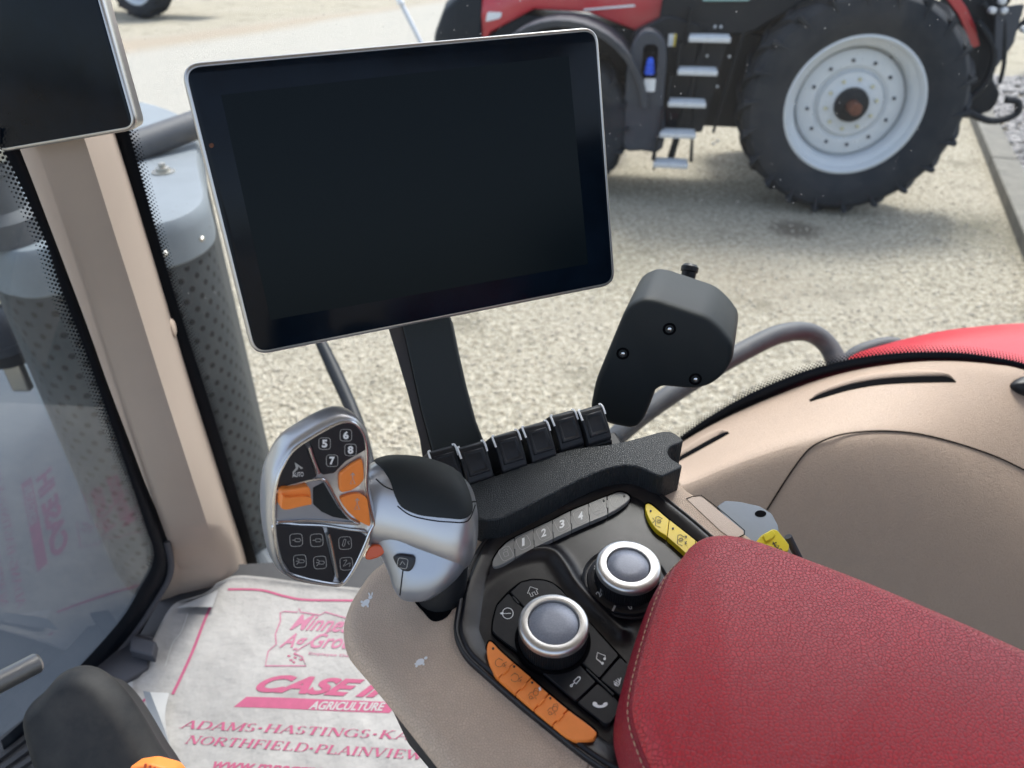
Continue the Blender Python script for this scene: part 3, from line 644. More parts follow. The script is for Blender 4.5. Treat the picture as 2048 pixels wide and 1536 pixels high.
def dots(name, L, side, par, rows=4, r0=.0019, pitch=.0052, fr=GW, h=.002):
    b = MB(); L = [V(p) for p in L]; acc = 0; d = []; tot = sum((L[i + 1] - L[i]).length for i in range(len(L) - 1)); n = int(tot / pitch)
    j = 0; run = 0
    for k in range(n):
        s = k * pitch
        while run + (L[j + 1] - L[j]).length < s: run += (L[j + 1] - L[j]).length; j += 1
        e = L[j + 1] - L[j]; t = (s - run) / e.length; p = L[j].lerp(L[j + 1], t); nn = V((-e.y, e.x)).normalized() * side; ed = e.normalized()
        for q in range(rows):
            r = r0 * (1 - .19 * q); c = p + nn * (pitch * .62 * (q + .25)) + ed * (pitch / 2 if q % 2 else 0)
            b.add([fr.w(c.x + math.cos(a * math.pi / 3) * r, c.y + math.sin(a * math.pi / 3) * r, h) for a in range(6)], [tuple(range(6))])
    return b.build(name, 'frit', par)
band_mesh("border", ul, ll, GW, .003, 'frit', win); band_mesh("border", spl(pr_u, 4, False), spl(pr_l, 4, False), GW, .003, 'frit', win)
tag(dots("border_dots", ul, 1, win), kind='stuff'); tag(dots("border_dots", spl(pr_u, 4, False), 1, win), kind='stuff')
# fender trim: lofted surface below the window arc
yb = [WY - .012, WY - .035, .885, .84, .80, .775, .765, .77, .79, .82]
A_ = Z6((-120, 960), (40, 868), (120, 815), (300, 705), (500, 605), (700, 520), (900, 445), (1100, 390), (1300, 355), (1500, 337), (1700, 337), (1900, 355), (2048, 383), (2500, 520), (3000, 760))
B_ = Z6((-60, 1100), (60, 1040), (230, 985), (440, 900), (640, 830), (820, 780), (980, 750), (1150, 735), (1330, 735), (1500, 760), (1680, 820), (1850, 900), (2048, 1010), (2450, 1250), (2900, 1600))
secs = []
cols = []
nA = spl(A_, 6, False); nB = spl(B_, 6, False)
for pa, pb_ in zip(nA, nB):
    a = ony(*pa, WY - .012); b = ony(*pb_, .80); col = [a]
    prof = [(.035, .10), (.10, .19), (.30, .42), (.55, .66), (.80, .86), (1.0, 1.0)]      # (down, inward) fractions, a soft shelf then the wall
    for dn, inn in prof: col.append(V((a.x + (b.x - a.x) * dn, a.y + (b.y - a.y) * inn, a.z + (b.z - a.z) * dn)))
    z = b.z
    for k, (dz, dy) in enumerate([(.02, -.016), (.05, -.036), (.12, -.075), (.30, -.155), (.60, -.27), (1.2, -.40)]): col.append(V((b.x, b.y + dy, z - dz)))
    cols.append(col)
fv = [p for c in cols for p in c]; nc = len(cols[0]); ff = [(i * nc + j, (i + 1) * nc + j, (i + 1) * nc + j + 1, i * nc + j + 1) for i in range(len(cols) - 1) for j in range(nc - 1)]
ftrim = tag(mesh("fender_trim", fv, ff, 'beige', smooth=60), kind='structure')
fbv = bvh_of(ftrim); _t = ftrim.modifiers.new("sub", 'SUBSURF'); _t.levels = 1; _t.render_levels = 2
seam = Z6((640, 1150), (690, 1070), (760, 960), (840, 850), (900, 795), (1000, 750), (1130, 725), (1300, 718), (1480, 735), (1700, 790), (1900, 860), (2048, 930), (2200, 1010))
drape_line("trim_seam", fbv, seam, .0011, 'dark_gap', ftrim, off=.0003)
SL1 = Z6((872, 548), (960, 507), (1100, 463), (1250, 436), (1400, 424), (1560, 419), (1630, 422), (1674, 446)); SL2 = Z6((880, 556), (965, 530), (1100, 492), (1250, 466), (1400, 455), (1560, 450), (1630, 449), (1674, 450))
SL3 = Z6((120, 886), (200, 838), (300, 781), (380, 739), (428, 722)); SL4 = Z6((128, 902), (215, 853), (310, 801), (395, 754), (434, 731))
up = lambda L, d: [(x, y - d * math.sin(math.pi * min(1, max(.0, (i + .15) / (len(L) - .7))))) for i, (x, y) in enumerate(L)]
for a_, b_ in ((SL1, SL2), (SL3, SL4)):
    drape_strip("vent_lip", fbv, up(a_, 15), up(a_, .5), .0004, 'beige', ftrim, dome=.0032)
    drape_strip("vent_slot", fbv, a_, b_, .0010, 'dark_gap', ftrim)
kb_ = drape("latch_button", fbv, spl(Z6((1970, 470), (1995, 440), (2040, 425), (2120, 440), (2140, 490), (2090, 530), (2040, 522), (1995, 500)), 4), .006, 'black_button', None, K=8, n=48, dome=.012)
tag(kb_, "black rounded latch knob at the right edge of the beige trim", "latch knob")
# pillar between windscreen and side window
pe = [((-28, 130), (12, 130), (112, 125), (158, 120), (168, 118), (176, 116)), ((36, 301), (75, 300), (172, 288), (215, 281), (225, 280), (233, 278)), ((111, 500), (145, 495), (233, 480), (271, 470), (281, 466), (290, 462)), ((163, 640), (193, 630), (276, 615), (311, 608), (322, 605), (332, 602)),
      ((214, 778), (243, 772), (324, 768), (358, 766), (369, 764), (379, 760)), ((285, 965), (308, 950), (376, 930), (404, 915), (415, 910), (425, 905)), ((328, 1075), (344, 1065), (418, 1060), (448, 1050), (459, 1045), (468, 1040)), ((343, 1114), (354, 1118), (430, 1110), (468, 1105), (478, 1100), (486, 1096)), ((340, 1150), (360, 1170), (440, 1175), (484, 1165), (494, 1160), (502, 1156)),
      ((282, 1278), (350, 1250), (450, 1240), (506, 1215), (516, 1210), (526, 1205)), ((200, 1420), (330, 1400), (440, 1380), (540, 1360), (560, 1350), (575, 1340))]
dy = (.815, .778, .786, .850, .905, .938); secs = []
dy2 = (.815, .830, .850, .885, .915, .938)
for ri, row in enumerate(pe):
    kf = max(0, min(1, (ri - 5) / 2)); secs.append([ony(x, y, d * (1 - kf) + e * kf) for (x, y), d, e in zip(row, dy, dy2)] + [ony(row[-1][0], row[-1][1], .965), ony(row[0][0], row[0][1], .965)])
ss = []
for k in range(len(secs) - 1):
    for t in range(6): ss.append([tuple(V(p)) for p in secs[k]] if t == 0 else None)
full = []
for i in range(8):
    full.append(spl([tuple(s[i]) for s in secs], 6, False))
pil = mesh("cab_pillar", *g_loft([[V(full[i][k]) for i in range(8)] for k in range(len(full[0]))]), 'pillar', smooth=70)
tag(pil, "beige trim pillar between the windscreen and the side window", "cab pillar")
pbv = bvh_of(pil)
for p in ((345, 655), (181, 690)):
    q, n = hit(pbv, *p); mesh("clip", *g_lathe(q - n * .002, n, [(.014, 0), (.013, .004), (.008, .006)], 20), 'beige_lid', pil)
# windscreen: plane with a mirror of the floor mat in it
waz, wel, wd_ = R(150.41), R(4.35), .8055
WN = V((math.cos(wel) * math.cos(waz), math.cos(wel) * math.sin(waz), math.sin(wel)))
WF = Fr(EYE + WN * wd_, -WN, V((1, .57, 0)))
def wpx(L): return [WF.px(*p) for p in L]
zp = WF.px(262, 1285)[1]
wo = [WF.px(-900, -900), WF.px(-415, -900), WF.px(36, 290), WF.px(179, 668), WF.px(257, 880), WF.px(346, 1112), WF.px(340, 1155), WF.px(258, 1285), (WF.px(258, 1285)[0] - 1.5, zp)]
ws = tag(mesh("windscreen", [WF.w(*p) for p in wo], [tuple(range(len(wo)))], 'wind'), kind='structure')
wu = [(-14, 262), (6, 300), (36, 361), (65, 424), (94, 492), (110, 545), (130, 603), (156, 668), (195, 775), (232, 880), (262, 965), (290, 1050), (306, 1100), (300, 1135), (280, 1172), (235, 1245), (120, 1370), (0, 1480)]
wl = [(16, 240), (34, 290), (62, 361), (86, 424), (112, 492), (132, 545), (154, 603), (178, 668), (216, 775), (256, 880), (288, 965), (328, 1060), (345, 1110), (342, 1150), (318, 1195), (262, 1290), (150, 1420), (20, 1540)]
band_mesh("border", spl(wpx(wu), 4, False), spl(wpx(wl), 4, False), WF, .002, 'frit', ws)
tag(dots("border_dots", spl(wpx(wu[:14]), 4, False), -1, ws, fr=WF, r0=.0021, pitch=.0058), kind='stuff')
tube("gasket", [WF.w(*WF.px(*p), .003) for p in [(330, 1080), (338, 1115), (336, 1150), (312, 1195), (254, 1280), (160, 1378), (60, 1476), (-80, 1610)]], .0055, 'sill', ws, smooth=4)
# cab floor and the low grey sill in front of the mat
FF = Fr((0, 0, FZ), (0, 0, 1))
fl = [FF.px(262, 1270), FF.px(330, 1180), FF.px(460, 1130), (.05, .94), (1.6, .94), (1.6, -1.3), (-.95, -1.3), (-.95, .20)]
tag(prism("cab_floor", FF, fl, -.06, 0, 'floor'), kind='structure')
sil = tag(prism("floor_sill", FF, rp([FF.px(*p) + (.004,) for p in [(254, 1270), (312, 1283), (300, 1345), (215, 1400), (120, 1480), (60, 1450), (190, 1345)]], .004), 0, .012, 'sill', bevel=.003), "grey moulded sill ledge between windscreen foot and paper mat", "floor sill")
prism("sill_step", FF, rp([FF.px(*p, .03) for p in [(260, 1268), (312, 1282), (306, 1312), (258, 1300)]], .006), .012, .030, 'sill', sil, bevel=.003)
rbm = MB()
for k in range(5):
    a, b = FF.px(-60 + k * 42, 1560 - k * 8, .004), FF.px(150 + k * 34, 1400 + k * 6, .004)
    d = V(b) - V(a); nn = V((-d.y, d.x)).normalized() * .004
    rbm.add(*g_prism(FF, [tuple(V(a) - nn), tuple(V(b) - nn), tuple(V(b) + nn), tuple(V(a) + nn)], 0, .006))
tag(rbm.build("floor_ribs", 'floor', bpy.data.objects['cab_floor']), kind='stuff')
RZ = EYE.z + .42
tag(mesh("cab_rear_wall", *g_box((1.58, -.15, FZ + .50), .06, 2.3, 1.0), 'boot', bevel=.01), kind='structure')  # unseen; added so the windscreen reflects dark cab instead of bright ground
tag(mesh("cab_roof", *g_prism(Fr((0, 0, RZ), (0, 0, 1)), [(-.75, -.30), (1.5, -.30), (1.5, .97), (-.62, .97), (-.80, .3)], 0, .06), 'headliner', bevel=.01), kind='structure')  # unseen roof, added to keep sun off the console; open behind for sky light
M['body_sheen'] = mat("body_sky_sheen", (.035, .048, .062), .45, dust=.08, varscale=3)  # black panel with its bluish sky reflection put into the base colour
M['fender_red'] = mat("fender_red", (.42, .008, .018), .35, spec=.3, dust=.02, varscale=9)
# ================================================================== OUTSIDE, OWN TRACTOR
SH = .6
sz = EYE.z - .60; SF = Fr((0, 0, sz), (0, 0, 1))
plan = [(-1.22, 1.50), (-1.15, 1.425), (-1.02, 1.43), (-.92, 1.50), (-.82, 1.60), (-.72, 1.68), (-.665, 1.79), (-.68, 1.92), (-.80, 2.15), (-1.05, 2.50), (-1.40, 2.86), (-1.8, 2.7), (-1.75, 2.2), (-1.45, 1.8)]
plan = [SF.px(0, 500), SF.px(40, 503), SF.px(82, 497), SF.px(150, 486), SF.px(230, 468), SF.px(310, 449), SF.px(360, 434), SF.px(397, 412), SF.px(408, 385), SF.px(396, 330), SF.px(378, 240), SF.px(265, 200), SF.px(150, 215), SF.px(-60, 330), SF.px(-70, 430), SF.px(-40, 485)]
def holes_mat(name, base, pitch, rad):
    m = mat(name, base, .6, 0, spec=.3, dust=.05, varscale=6); t = m.node_tree; b = t.nodes["Principled BSDF"]; N = t.nodes.new; L = t.links.new
    uv = N("ShaderNodeUVMap"); sp = N("ShaderNodeSeparateXYZ"); L(uv.outputs[0], sp.inputs[0])
    def M2(op, a, bb, c=None):
        x = N("ShaderNodeMath"); x.operation = op
        for i, v in enumerate((a, bb, c)):
            if v is None: continue
            if isinstance(v, (int, float)): x.inputs[i].default_value = v
            else: L(v, x.inputs[i])
        return x.outputs[0]
    u = M2('DIVIDE', sp.outputs[0], pitch); v = M2('DIVIDE', sp.outputs[1], pitch * .6); row = M2('FLOOR', v, None)
    uo = M2('MULTIPLY_ADD', M2('MODULO', M2('ABSOLUTE', row, None), 2.0), .5, u)
    fu = M2('SUBTRACT', M2('FRACT', uo, None), .5); fv = M2('MULTIPLY', M2('SUBTRACT', M2('FRACT', v, None), .5), .6)
    d = M2('SQRT', M2('ADD', M2('MULTIPLY', fu, fu), M2('MULTIPLY', fv, fv)), None); hole = M2('LESS_THAN', d, rad)
    hole = M2('MULTIPLY', hole, M2('LESS_THAN', sp.outputs[1], -.12))
    mx = N("ShaderNodeMix"); mx.data_type = 'RGBA'; L(hole, mx.inputs[0]); src = b.inputs["Base Color"].links[0].from_socket
    L(src, mx.inputs[6]); mx.inputs[7].default_value = (.008, .01, .012, 1); L(mx.outputs[2], b.inputs["Base Color"])
    bp = N("ShaderNodeBump"); bp.inputs["Distance"].default_value = .004; bp.inputs["Strength"].default_value = .6; bp.invert = True; L(hole, bp.inputs["Height"]); L(bp.outputs[0], b.inputs["Normal"]); return m
M['shroud'] = holes_mat("perforated_steel", (.034, .042, .048), .046, .17)
es = empty("exhaust_shroud", SF.w(-1.0, 1.9, -1.5), "grey perforated exhaust housing standing outside behind the beige pillar", "exhaust housing")
plan = ccw(spl(plan, 5)); nP = len(plan); vs = []; us = []
for h, o in ((-.03, 0), (-1.9, 0)): vs += [SF.w(*p, h) for p in plan + [plan[0]]]
arc = [0]
for i in range(nP): arc.append(arc[-1] + (V((plan + [plan[0]])[i + 1]) - V(plan[i])).length)
me = bpy.data.meshes.new("perforated_wall"); b0 = V(es.location); me.from_pydata([tuple(V(v) - b0) for v in vs], [], [(i, i + 1, nP + 2 + i, nP + 1 + i) for i in range(nP)])
ul_ = me.uv_layers.new(name="UVMap")
for p in me.polygons:
    for li in p.loop_indices: vi = me.loops[li].vertex_index; ul_.data[li].uv = (arc[vi % (nP + 1)], -.03 if vi <= nP else -1.9)
    p.use_smooth = True
me.materials.append(M['shroud']); pw = bpy.data.objects.new("perforated_wall", me); S.collection.objects.link(pw); pw.parent = es
rings("top_plate", SF, plan, [(-.001, -.11), (-.006, -.105), (-.006, -.035), (-.002, -.012), (.004, -.002), (.012, 0)], 'shroud_top', es)
bq = V(SF.w(*SF.px(327, 345))); mesh("bolt", *g_lathe(bq, V((0, 0, 1)), [(.030, 0), (.030, .004), (.018, .005), (.018, .014), (.009, .015), (.009, .026), (.004, .027)], 18), 'galv', es)
for p in ((403, 428), (330, 455)):
    q = V(SF.w(*SF.px(*p), -.05)); mesh("rivet", *g_lathe(q + V((.0, -.03, 0)), V((.3, -1, 0)), [(.007, 0), (.004, .012)], 10), 'galv', es)
ot = V(SF.w(*SF.px(15, 478))); lathe("outlet_pipe", ot, V((-.02, .0, 1)), [(.078, 0), (.078, .05), (.062, .07), (.060, .14), (.066, .145), (.066, .16), (.055, .165), (.055, .22), (.062, .225), (.062, .27), (.05, .28), (.05, .6)], 'tube', es, seg=36)
lathe("pipe_clamp", ot + V((-.004, 0, .17)), V((-.02, 0, 1)), [(.067, 0), (.069, .004), (.069, .026), (.067, .03)], 'galv', es, seg=36)
g1, g2 = V(SF.w(*SF.px(255, 322), .03)), V(SF.w(*SF.px(420, 282), .06))
tag(tube("support_tube", [g1, g2, g2 + (g2 - g1) * .45], .042, 'tube'), "thick grey round tube lying across the exhaust housing top", "support tube")
# dark side body below, seen through windscreen
DB = Fr((0, 0, 1.1), (0, 0, 1))
tag(prism("side_body", DB, [(-4, .99), (-.64, .99), (-.60, 1.45), (-.95, 1.9), (-1.6, 2.6), (-2.1, 3.1), (-4, 3.1)], -.5, 0, 'body_sheen', bevel=.04), "black body panel of the own tractor low outside the windscreen", "body panel")
mh = empty("round_fitting", at(20, 640, 2.3), "dark round fitting low outside at the left edge of the windscreen", "work lamp")  # dark round body above a galvanised bracket
q = at(12, 668, 2.3); mesh("fitting_body", *g_lathe(q, V((.1, -.35, .93)), [(.10, -.05), (.12, -.03), (.12, .02), (.10, .035), (.09, .03), (.05, .05), (.01, .055)], 28), 'chassis', mh)
mesh("bracket", *g_box(at(28, 735, 2.3), .06, .03, .17), 'galv', mh, bevel=.008)
# thin dark rod outside between screen and handle
tag(tube("door_rod", [at(632, 665, 1.55), at(668, 740, 1.5), at(716, 850, 1.42), at(745, 960, 1.36)], [.011, .014, .013, .012], 'chassis', smooth=3), "thin dark rod slanting down outside, seen between big screen and handle", "rod")
# grey hand rail outside the fender, red fender skin
hr = [at(*p) for p in [(1120, 985, 1.30), (1225, 880, 1.30), (1300, 818, 1.31), (1400, 752, 1.33), (1500, 695, 1.36), (1560, 668, 1.38), (1615, 664, 1.40), (1655, 690, 1.40), (1680, 745, 1.38), (1695, 830, 1.34)]]
tag(tube("hand_rail", hr, .0185, 'tube', smooth=6, seg=20), "bent grey steel hand rail outside, rising behind the black arm housing", "hand rail")
tag(tube("rail_stub", [at(*p) for p in [(1660, 780, 1.5), (1700, 718, 1.5), (1745, 695, 1.5), (1790, 690, 1.5), (1840, 720, 1.5)]], .016, 'tube', smooth=5, seg=16), "short grey rail stub peeping out beside the red fender", "rail")
rf = []
for (a, b) in zip([(1640, 790), (1690, 722), (1770, 692), (1870, 668), (1960, 656), (2060, 650), (2200, 655), (2400, 690)], [(1640, 900), (1700, 860), (1800, 820), (1900, 800), (2000, 800), (2100, 800), (2200, 820), (2400, 860)]):
    p = at(*a, 1.42); e = at(*b, 1.12); rf.append([p, p.lerp(e, .06) + V((0, 0, .012)), p.lerp(e, .4) + V((0, 0, .02)), e, e - V((0, 0, .03)), p - V((0, 0, .03))])
g = [spl([tuple(s[i]) for s in rf], 5, False) for i in range(6)]
tag(mesh("rear_fender_skin", *g_loft([[V(g[i][k]) for i in range(6)] for k in range(len(g[0]))]), 'fender_red', smooth=30), "glossy red fender skin just outside the dotted window border", "fender")

# ================================================================== CONSOLE
CN = V((0, -.06, 1)).normalized()
CO = V((.03, .344, CZ)); CF = Fr(CO, CN)
def cp(L, h=0): return CF.pts(L, h)
con = empty("armrest_console", CO - V((0, 0, .25)), "beige armrest console with black tray of coloured buttons and two knobs", "control console")
shell = [(684, 1236, 18), (700, 1190, 18), (742, 1128, 20), (850, 1060, 10), (960, 1010, 10), (1150, 945, 8), (1345, 925, 8), (1372, 968, 8), (1440, 1012, 12), (1520, 1078, 8), (1620, 1150, 20), (2150, 1600, 30), (2100, 1800, 20), (1100, 1800, 20), (905, 1552, 90), (762, 1372, 60), (690, 1290, 25)]
SHP = ccw(cp(rp(shell, 8, 6)))
rings("shell", CF, resample(SHP, 260), [(.006, -.014), (.001, -.0135), (-.001, -.012), (-.0005, -.009), (.002, -.0055), (.005, -.0022), (.009, -.0006), (.014, 0)], 'beige_con', con, smooth=60)
rings("lower_body", CF, resample(SHP, 140), [(.030, -.16), (.018, -.07), (.010, -.03), (.007, -.0135)], 'black', con, cap=False, smooth=60)
mesh("pedestal", *g_box(CO + V((.12, -.16, -.36)), .22, .26, .42), 'black', con, bevel=.02)
# slot and rubber boot under the handle
prism("handle_slot", CF, cp(spl([(826, 1192), (850, 1150), (885, 1120), (912, 1135), (917, 1165), (912, 1200), (895, 1232), (868, 1242), (848, 1225)], 5), .0006), -.001, .0008, 'dark_gap', con)
# black tray
tr_px = [(962, 1086, 16), (1000, 1052, 30), (1085, 1013, 30), (1180, 980, 40), (1232, 957, 20), (1290, 962, 24), (1385, 1037, 40), (1425, 1072, 10), (1560, 1180, 20), (1800, 1500, 20), (1640, 1760, 20), (1300, 1590, 40), (1180, 1520, 40), (1030, 1400, 60), (928, 1310, 40), (908, 1262, 20), (925, 1160, 60)]
TRP = ccw(cp(rp(tr_px, 10, 6), .004)); TRP = resample(TRP, 320)
rings("tray_rim", CF, TRP, [(-.0012, -.001), (-.0012, .003), (0, .0048), (.0012, .0048), (.0020, .0034), (.0028, .0034), (.0036, .0052), (.0052, .0052), (.009, .0040), (.013, .0024), (.0165, .0010), (.019, -.0008)], 'black_gloss', con, smooth=70)
# tray floor relief : raised pod round the menu knob with a swept ridge
def seg_d(p, a, b): 
    ab = b - a; t = max(0, min(1, (p - a).dot(ab) / ab.length_squared)); return (p - a - ab * t).length, t
ridge = [V(CF.px(*p)) for p in [(925, 1225), (950, 1165), (1000, 1128), (1058, 1108), (1102, 1108), (1128, 1135), (1150, 1172), (1185, 1212), (1240, 1268)]]
ridge = [V(p) for p in spl([tuple(p) for p in ridge], 4, False)]
dish_c = V(CF.px(1250, 1170))
def relief(a, b):
    p = V((a, b)); d = min(seg_d(p, ridge[i], ridge[i + 1])[0] for i in range(len(ridge) - 1))
    return .0009 + .0052 * math.exp(-(d / .0058) ** 2) + .0012 * max(0, 1 - (p - dish_c).length / .06)
inn = inset(TRP, .0148); x0, x1 = min(p[0] for p in inn), max(p[0] for p in inn); y0, y1 = min(p[1] for p in inn), max(p[1] for p in inn)
x1 = min(x1, .16); y0 = max(y0, -.14); gv = []; gi = {}; gf = []; st_ = .0016
nx, ny = int((x1 - x0) / st_), int((y1 - y0) / st_)
ii = resample(inn, 80)
for i in range(nx + 1):
    for j in range(ny + 1):
        a, b = x0 + i * st_, y0 + j * st_
        if inside(ii, a, b): gi[i, j] = len(gv); gv.append(CF.w(a, b, relief(a, b)))
for (i, j) in list(gi):
    q = [(i, j), (i + 1, j), (i + 1, j + 1), (i, j + 1)]
    if all(k in gi for k in q): gf.append(tuple(gi[k] for k in q))
mesh("tray_floor", gv, gf, 'black_gloss', con, smooth=80)
def button(name, L, h0, h1, m, r=3, bevel=.0008, parent=con, lab=None):
    o = prism(name, CF, cp(rp([tuple(p[:2]) + (p[2] if len(p) > 2 else r,) for p in L], r, 4), h1), h0, h1, m, parent, bevel=bevel, seg=3)
    if lab: tag(o, lab)
    return o
def cut(P, lines, start):
    """split a photo outline by dividing lines into consecutive pieces, the first one holding the point start"""
    out = []; rest = P
    for (a, b) in lines:
        n = V((-(b[1] - a[1]), b[0] - a[0])); s = (V(start) - V(a)).dot(n) > 0
        out.append(clip(rest, a, b, s)); rest = clip(rest, a, b, not s)
    return out + [rest]
def shrink(P, d):
    P = [p for i, p in enumerate(P) if (V(p) - V(P[i - 1])).length > .3]; P = ccw(P); return inset(P, d)
# grey strip of seven buttons
gtopc = spl(Z2((355, 775), (375, 720), (440, 640), (510, 595), (640, 535), (770, 475), (892, 413), (1018, 362), (1138, 313), (1210, 285), (1262, 290), (1298, 318), (1285, 350), (1220, 400), (1145, 440), (1025, 492), (905, 545), (778, 605), (650, 665), (520, 732), (430, 780), (370, 800)), 4)
gd = [((1030.5, 1120), (1028.5, 1060)), ((1069, 1105), (1066.5, 1045)), ((1107, 1085), (1104, 1030)), ((1144, 1070), (1140.5, 1010)), ((1180.5, 1055), (1177, 1000)), ((1216, 1040), (1213, 985))]
pcs = cut(gtopc, gd, (985, 1125))
GH = .0062
cen = [(1012, 1107), (1047, 1084.5), (1087.5, 1066), (1124, 1048.5), (1161, 1032.5), (1196, 1014), (1234, 1001)]
gb = []
labs = ["grey button with a lock mark at the lower end of the strip", "grey button 1", "grey button 2", "grey button 3", "grey button 4", "grey button with faint arrow, second from the upper end", "grey button with round mark at the upper end of the strip"]
for k, P in enumerate(pcs):
    b = prism("strip_button", CF, cp(shrink(P, .7), GH), .002, GH, 'greybtn', con, bevel=.0007); tag(b, labs[k]); gb.append(b)
    cx, cy = cen[k]
    if 1 <= k <= 4:
        mesh("digit", *g_text(str(k), CF, (cx - 5, cy + 9), (cx + 5, cy + 5.5), (cx - 5, cy - 7), GH + .0003, .03), 'white', b)
    ln = [(rsq(cx, cy, 25, 7, -27), True)] if k < 6 else [(circ(cx, cy, 13), True)]
    if k == 0: ln += [(rsq(cx, cy + 1, 9, 2, -20), True), (circ(cx, cy - 5, 4, 8, None, 180, 360), False)]
    if k == 5: ln += [([(cx - 8, cy + 3), (cx - 2, cy - 5), (cx + 5, cy + 2), (cx + 10, cy - 6)], False), ([(cx - 7, cy + 9), (cx + 8, cy + 4)], False)]
    if k == 6: ln += [([(cx - 4, cy + 5), (cx + 1, cy - 6), (cx + 5, cy + 3)], False)]
    strokes("symbol", CF, ln, .00035, GH + .0003, 'greyline', b)
    if k >= 5:
        q = (1207.5, 1001.5) if k == 5 else (1248.5, 992.5); prism("indicator", CF, cp(circ(*q, 2), GH), GH, GH + .0004, 'ink', b)
# orange strip
oc = Z3((412, 648), (440, 650), (500, 712), (590, 793), (712, 897), (840, 1010), (975, 1122), (1110, 1222), (1168, 1272), (1175, 1300), (1150, 1330), (1090, 1342), (1020, 1338), (950, 1305), (860, 1232), (730, 1125), (600, 1012), (478, 906), (440, 850), (410, 780), (398, 700))
od = [Z3((478, 906), (592, 793)), Z3((598, 1014), (715, 897)), Z3((728, 1127), (842, 1008)), Z3((858, 1234), (977, 1120))]
oh = .0078; pcs = cut(spl(oc, 4), od, (978, 1290))
oi = Z3((495, 795), (605, 900), (735, 1015), (870, 1125)); ol = Z3((445, 695), (593, 822), (720, 935), (848, 1045))
labs = ["orange button at the upper end of the orange strip", "second orange button from the upper end", "middle orange button with a tractor mark", "fourth orange button with tractor and arrow mark", "blank long orange button at the lower end"]
prism("strip_bed", CF, cp(shrink(spl(oc, 4), -2.2), .002), .001, .0022, 'dark_gap', con)
prism("strip_bed", CF, cp(shrink(gtopc, -1.8), .003), .001, .0030, 'dark_gap', con)
for k, P in enumerate(pcs):
    b = prism("orange_button", CF, cp(shrink(P, .85), oh), .001, oh, 'orange', con, bevel=.0007); tag(b, labs[k])
    if k < 4:
        cx, cy = oi[k]; prism("indicator", CF, cp(circ(*ol[k], 2.2), oh), oh, oh + .0004, 'ink', b)
        if k < 2: ln = [(circ(cx - 2, cy, 8, 16, None, 200 if k else 30, 520 if k else 330), False), ([(cx - 4, cy - 10), (cx + 4, cy - 6)], False), ([(cx + 4, cy + 3), (cx + 13, cy - 2)], False), ([(cx + 5, cy + 8), (cx + 12, cy + 4)], False), ([(cx + 7, cy), (cx + 10, cy + 9)], False)]
        else: ln = [(circ(cx + 3, cy - 2, 5), True), (circ(cx - 7, cy + 7, 3), True), ([(cx - 12, cy + 3), (cx - 8, cy - 3), (cx - 2, cy - 4), (cx + 1, cy - 11), (cx + 8, cy - 12), (cx + 9, cy - 5)], False), ([(cx - 4, cy + 10), (cx + 2, cy + 5), (cx + 4, cy + 11)], False)]
        strokes("symbol", CF, ln, .0004, oh + .0003, 'brownink', b)
        if k == 2: prism("flag", CF, cp([(cx + 8, cy - 12), (cx + 12, cy - 14), (cx + 14, cy - 8), (cx + 10, cy - 6)], oh), oh, oh + .0004, 'white', b)
for (a, b) in od:
    a, b = V(a), V(b); m_ = a.lerp(b, .50); d = (b - a).normalized(); nn = V((-d.y, d.x))
    pts = [m_ - d * 9 + nn * 2.4, m_ + d * 9 + nn * 2.4, m_ + d * 9 - nn * 2.4, m_ - d * 9 - nn * 2.4]
    button("strip_peg", [tuple(p) + (2.4,) for p in pts], .002, oh + .0012, 'orange', 2.4, .0004)
for a, b in gd:
    a, b = V(a), V(b)
    m_ = a.lerp(b, .5) if False else None
for (x, y) in Z2((509, 650), (641, 592), (771, 532), (896, 475), (1019, 415), (1142, 368)):
    button("strip_peg", [(x - 1.8, y - 8, 1.8), (x + 1.5, y - 8, 1.8), (x + 2, y + 8, 1.8), (x - 1.5, y + 8, 1.8)], .003, GH + .0006, 'greybtn', 1.5, .0003)
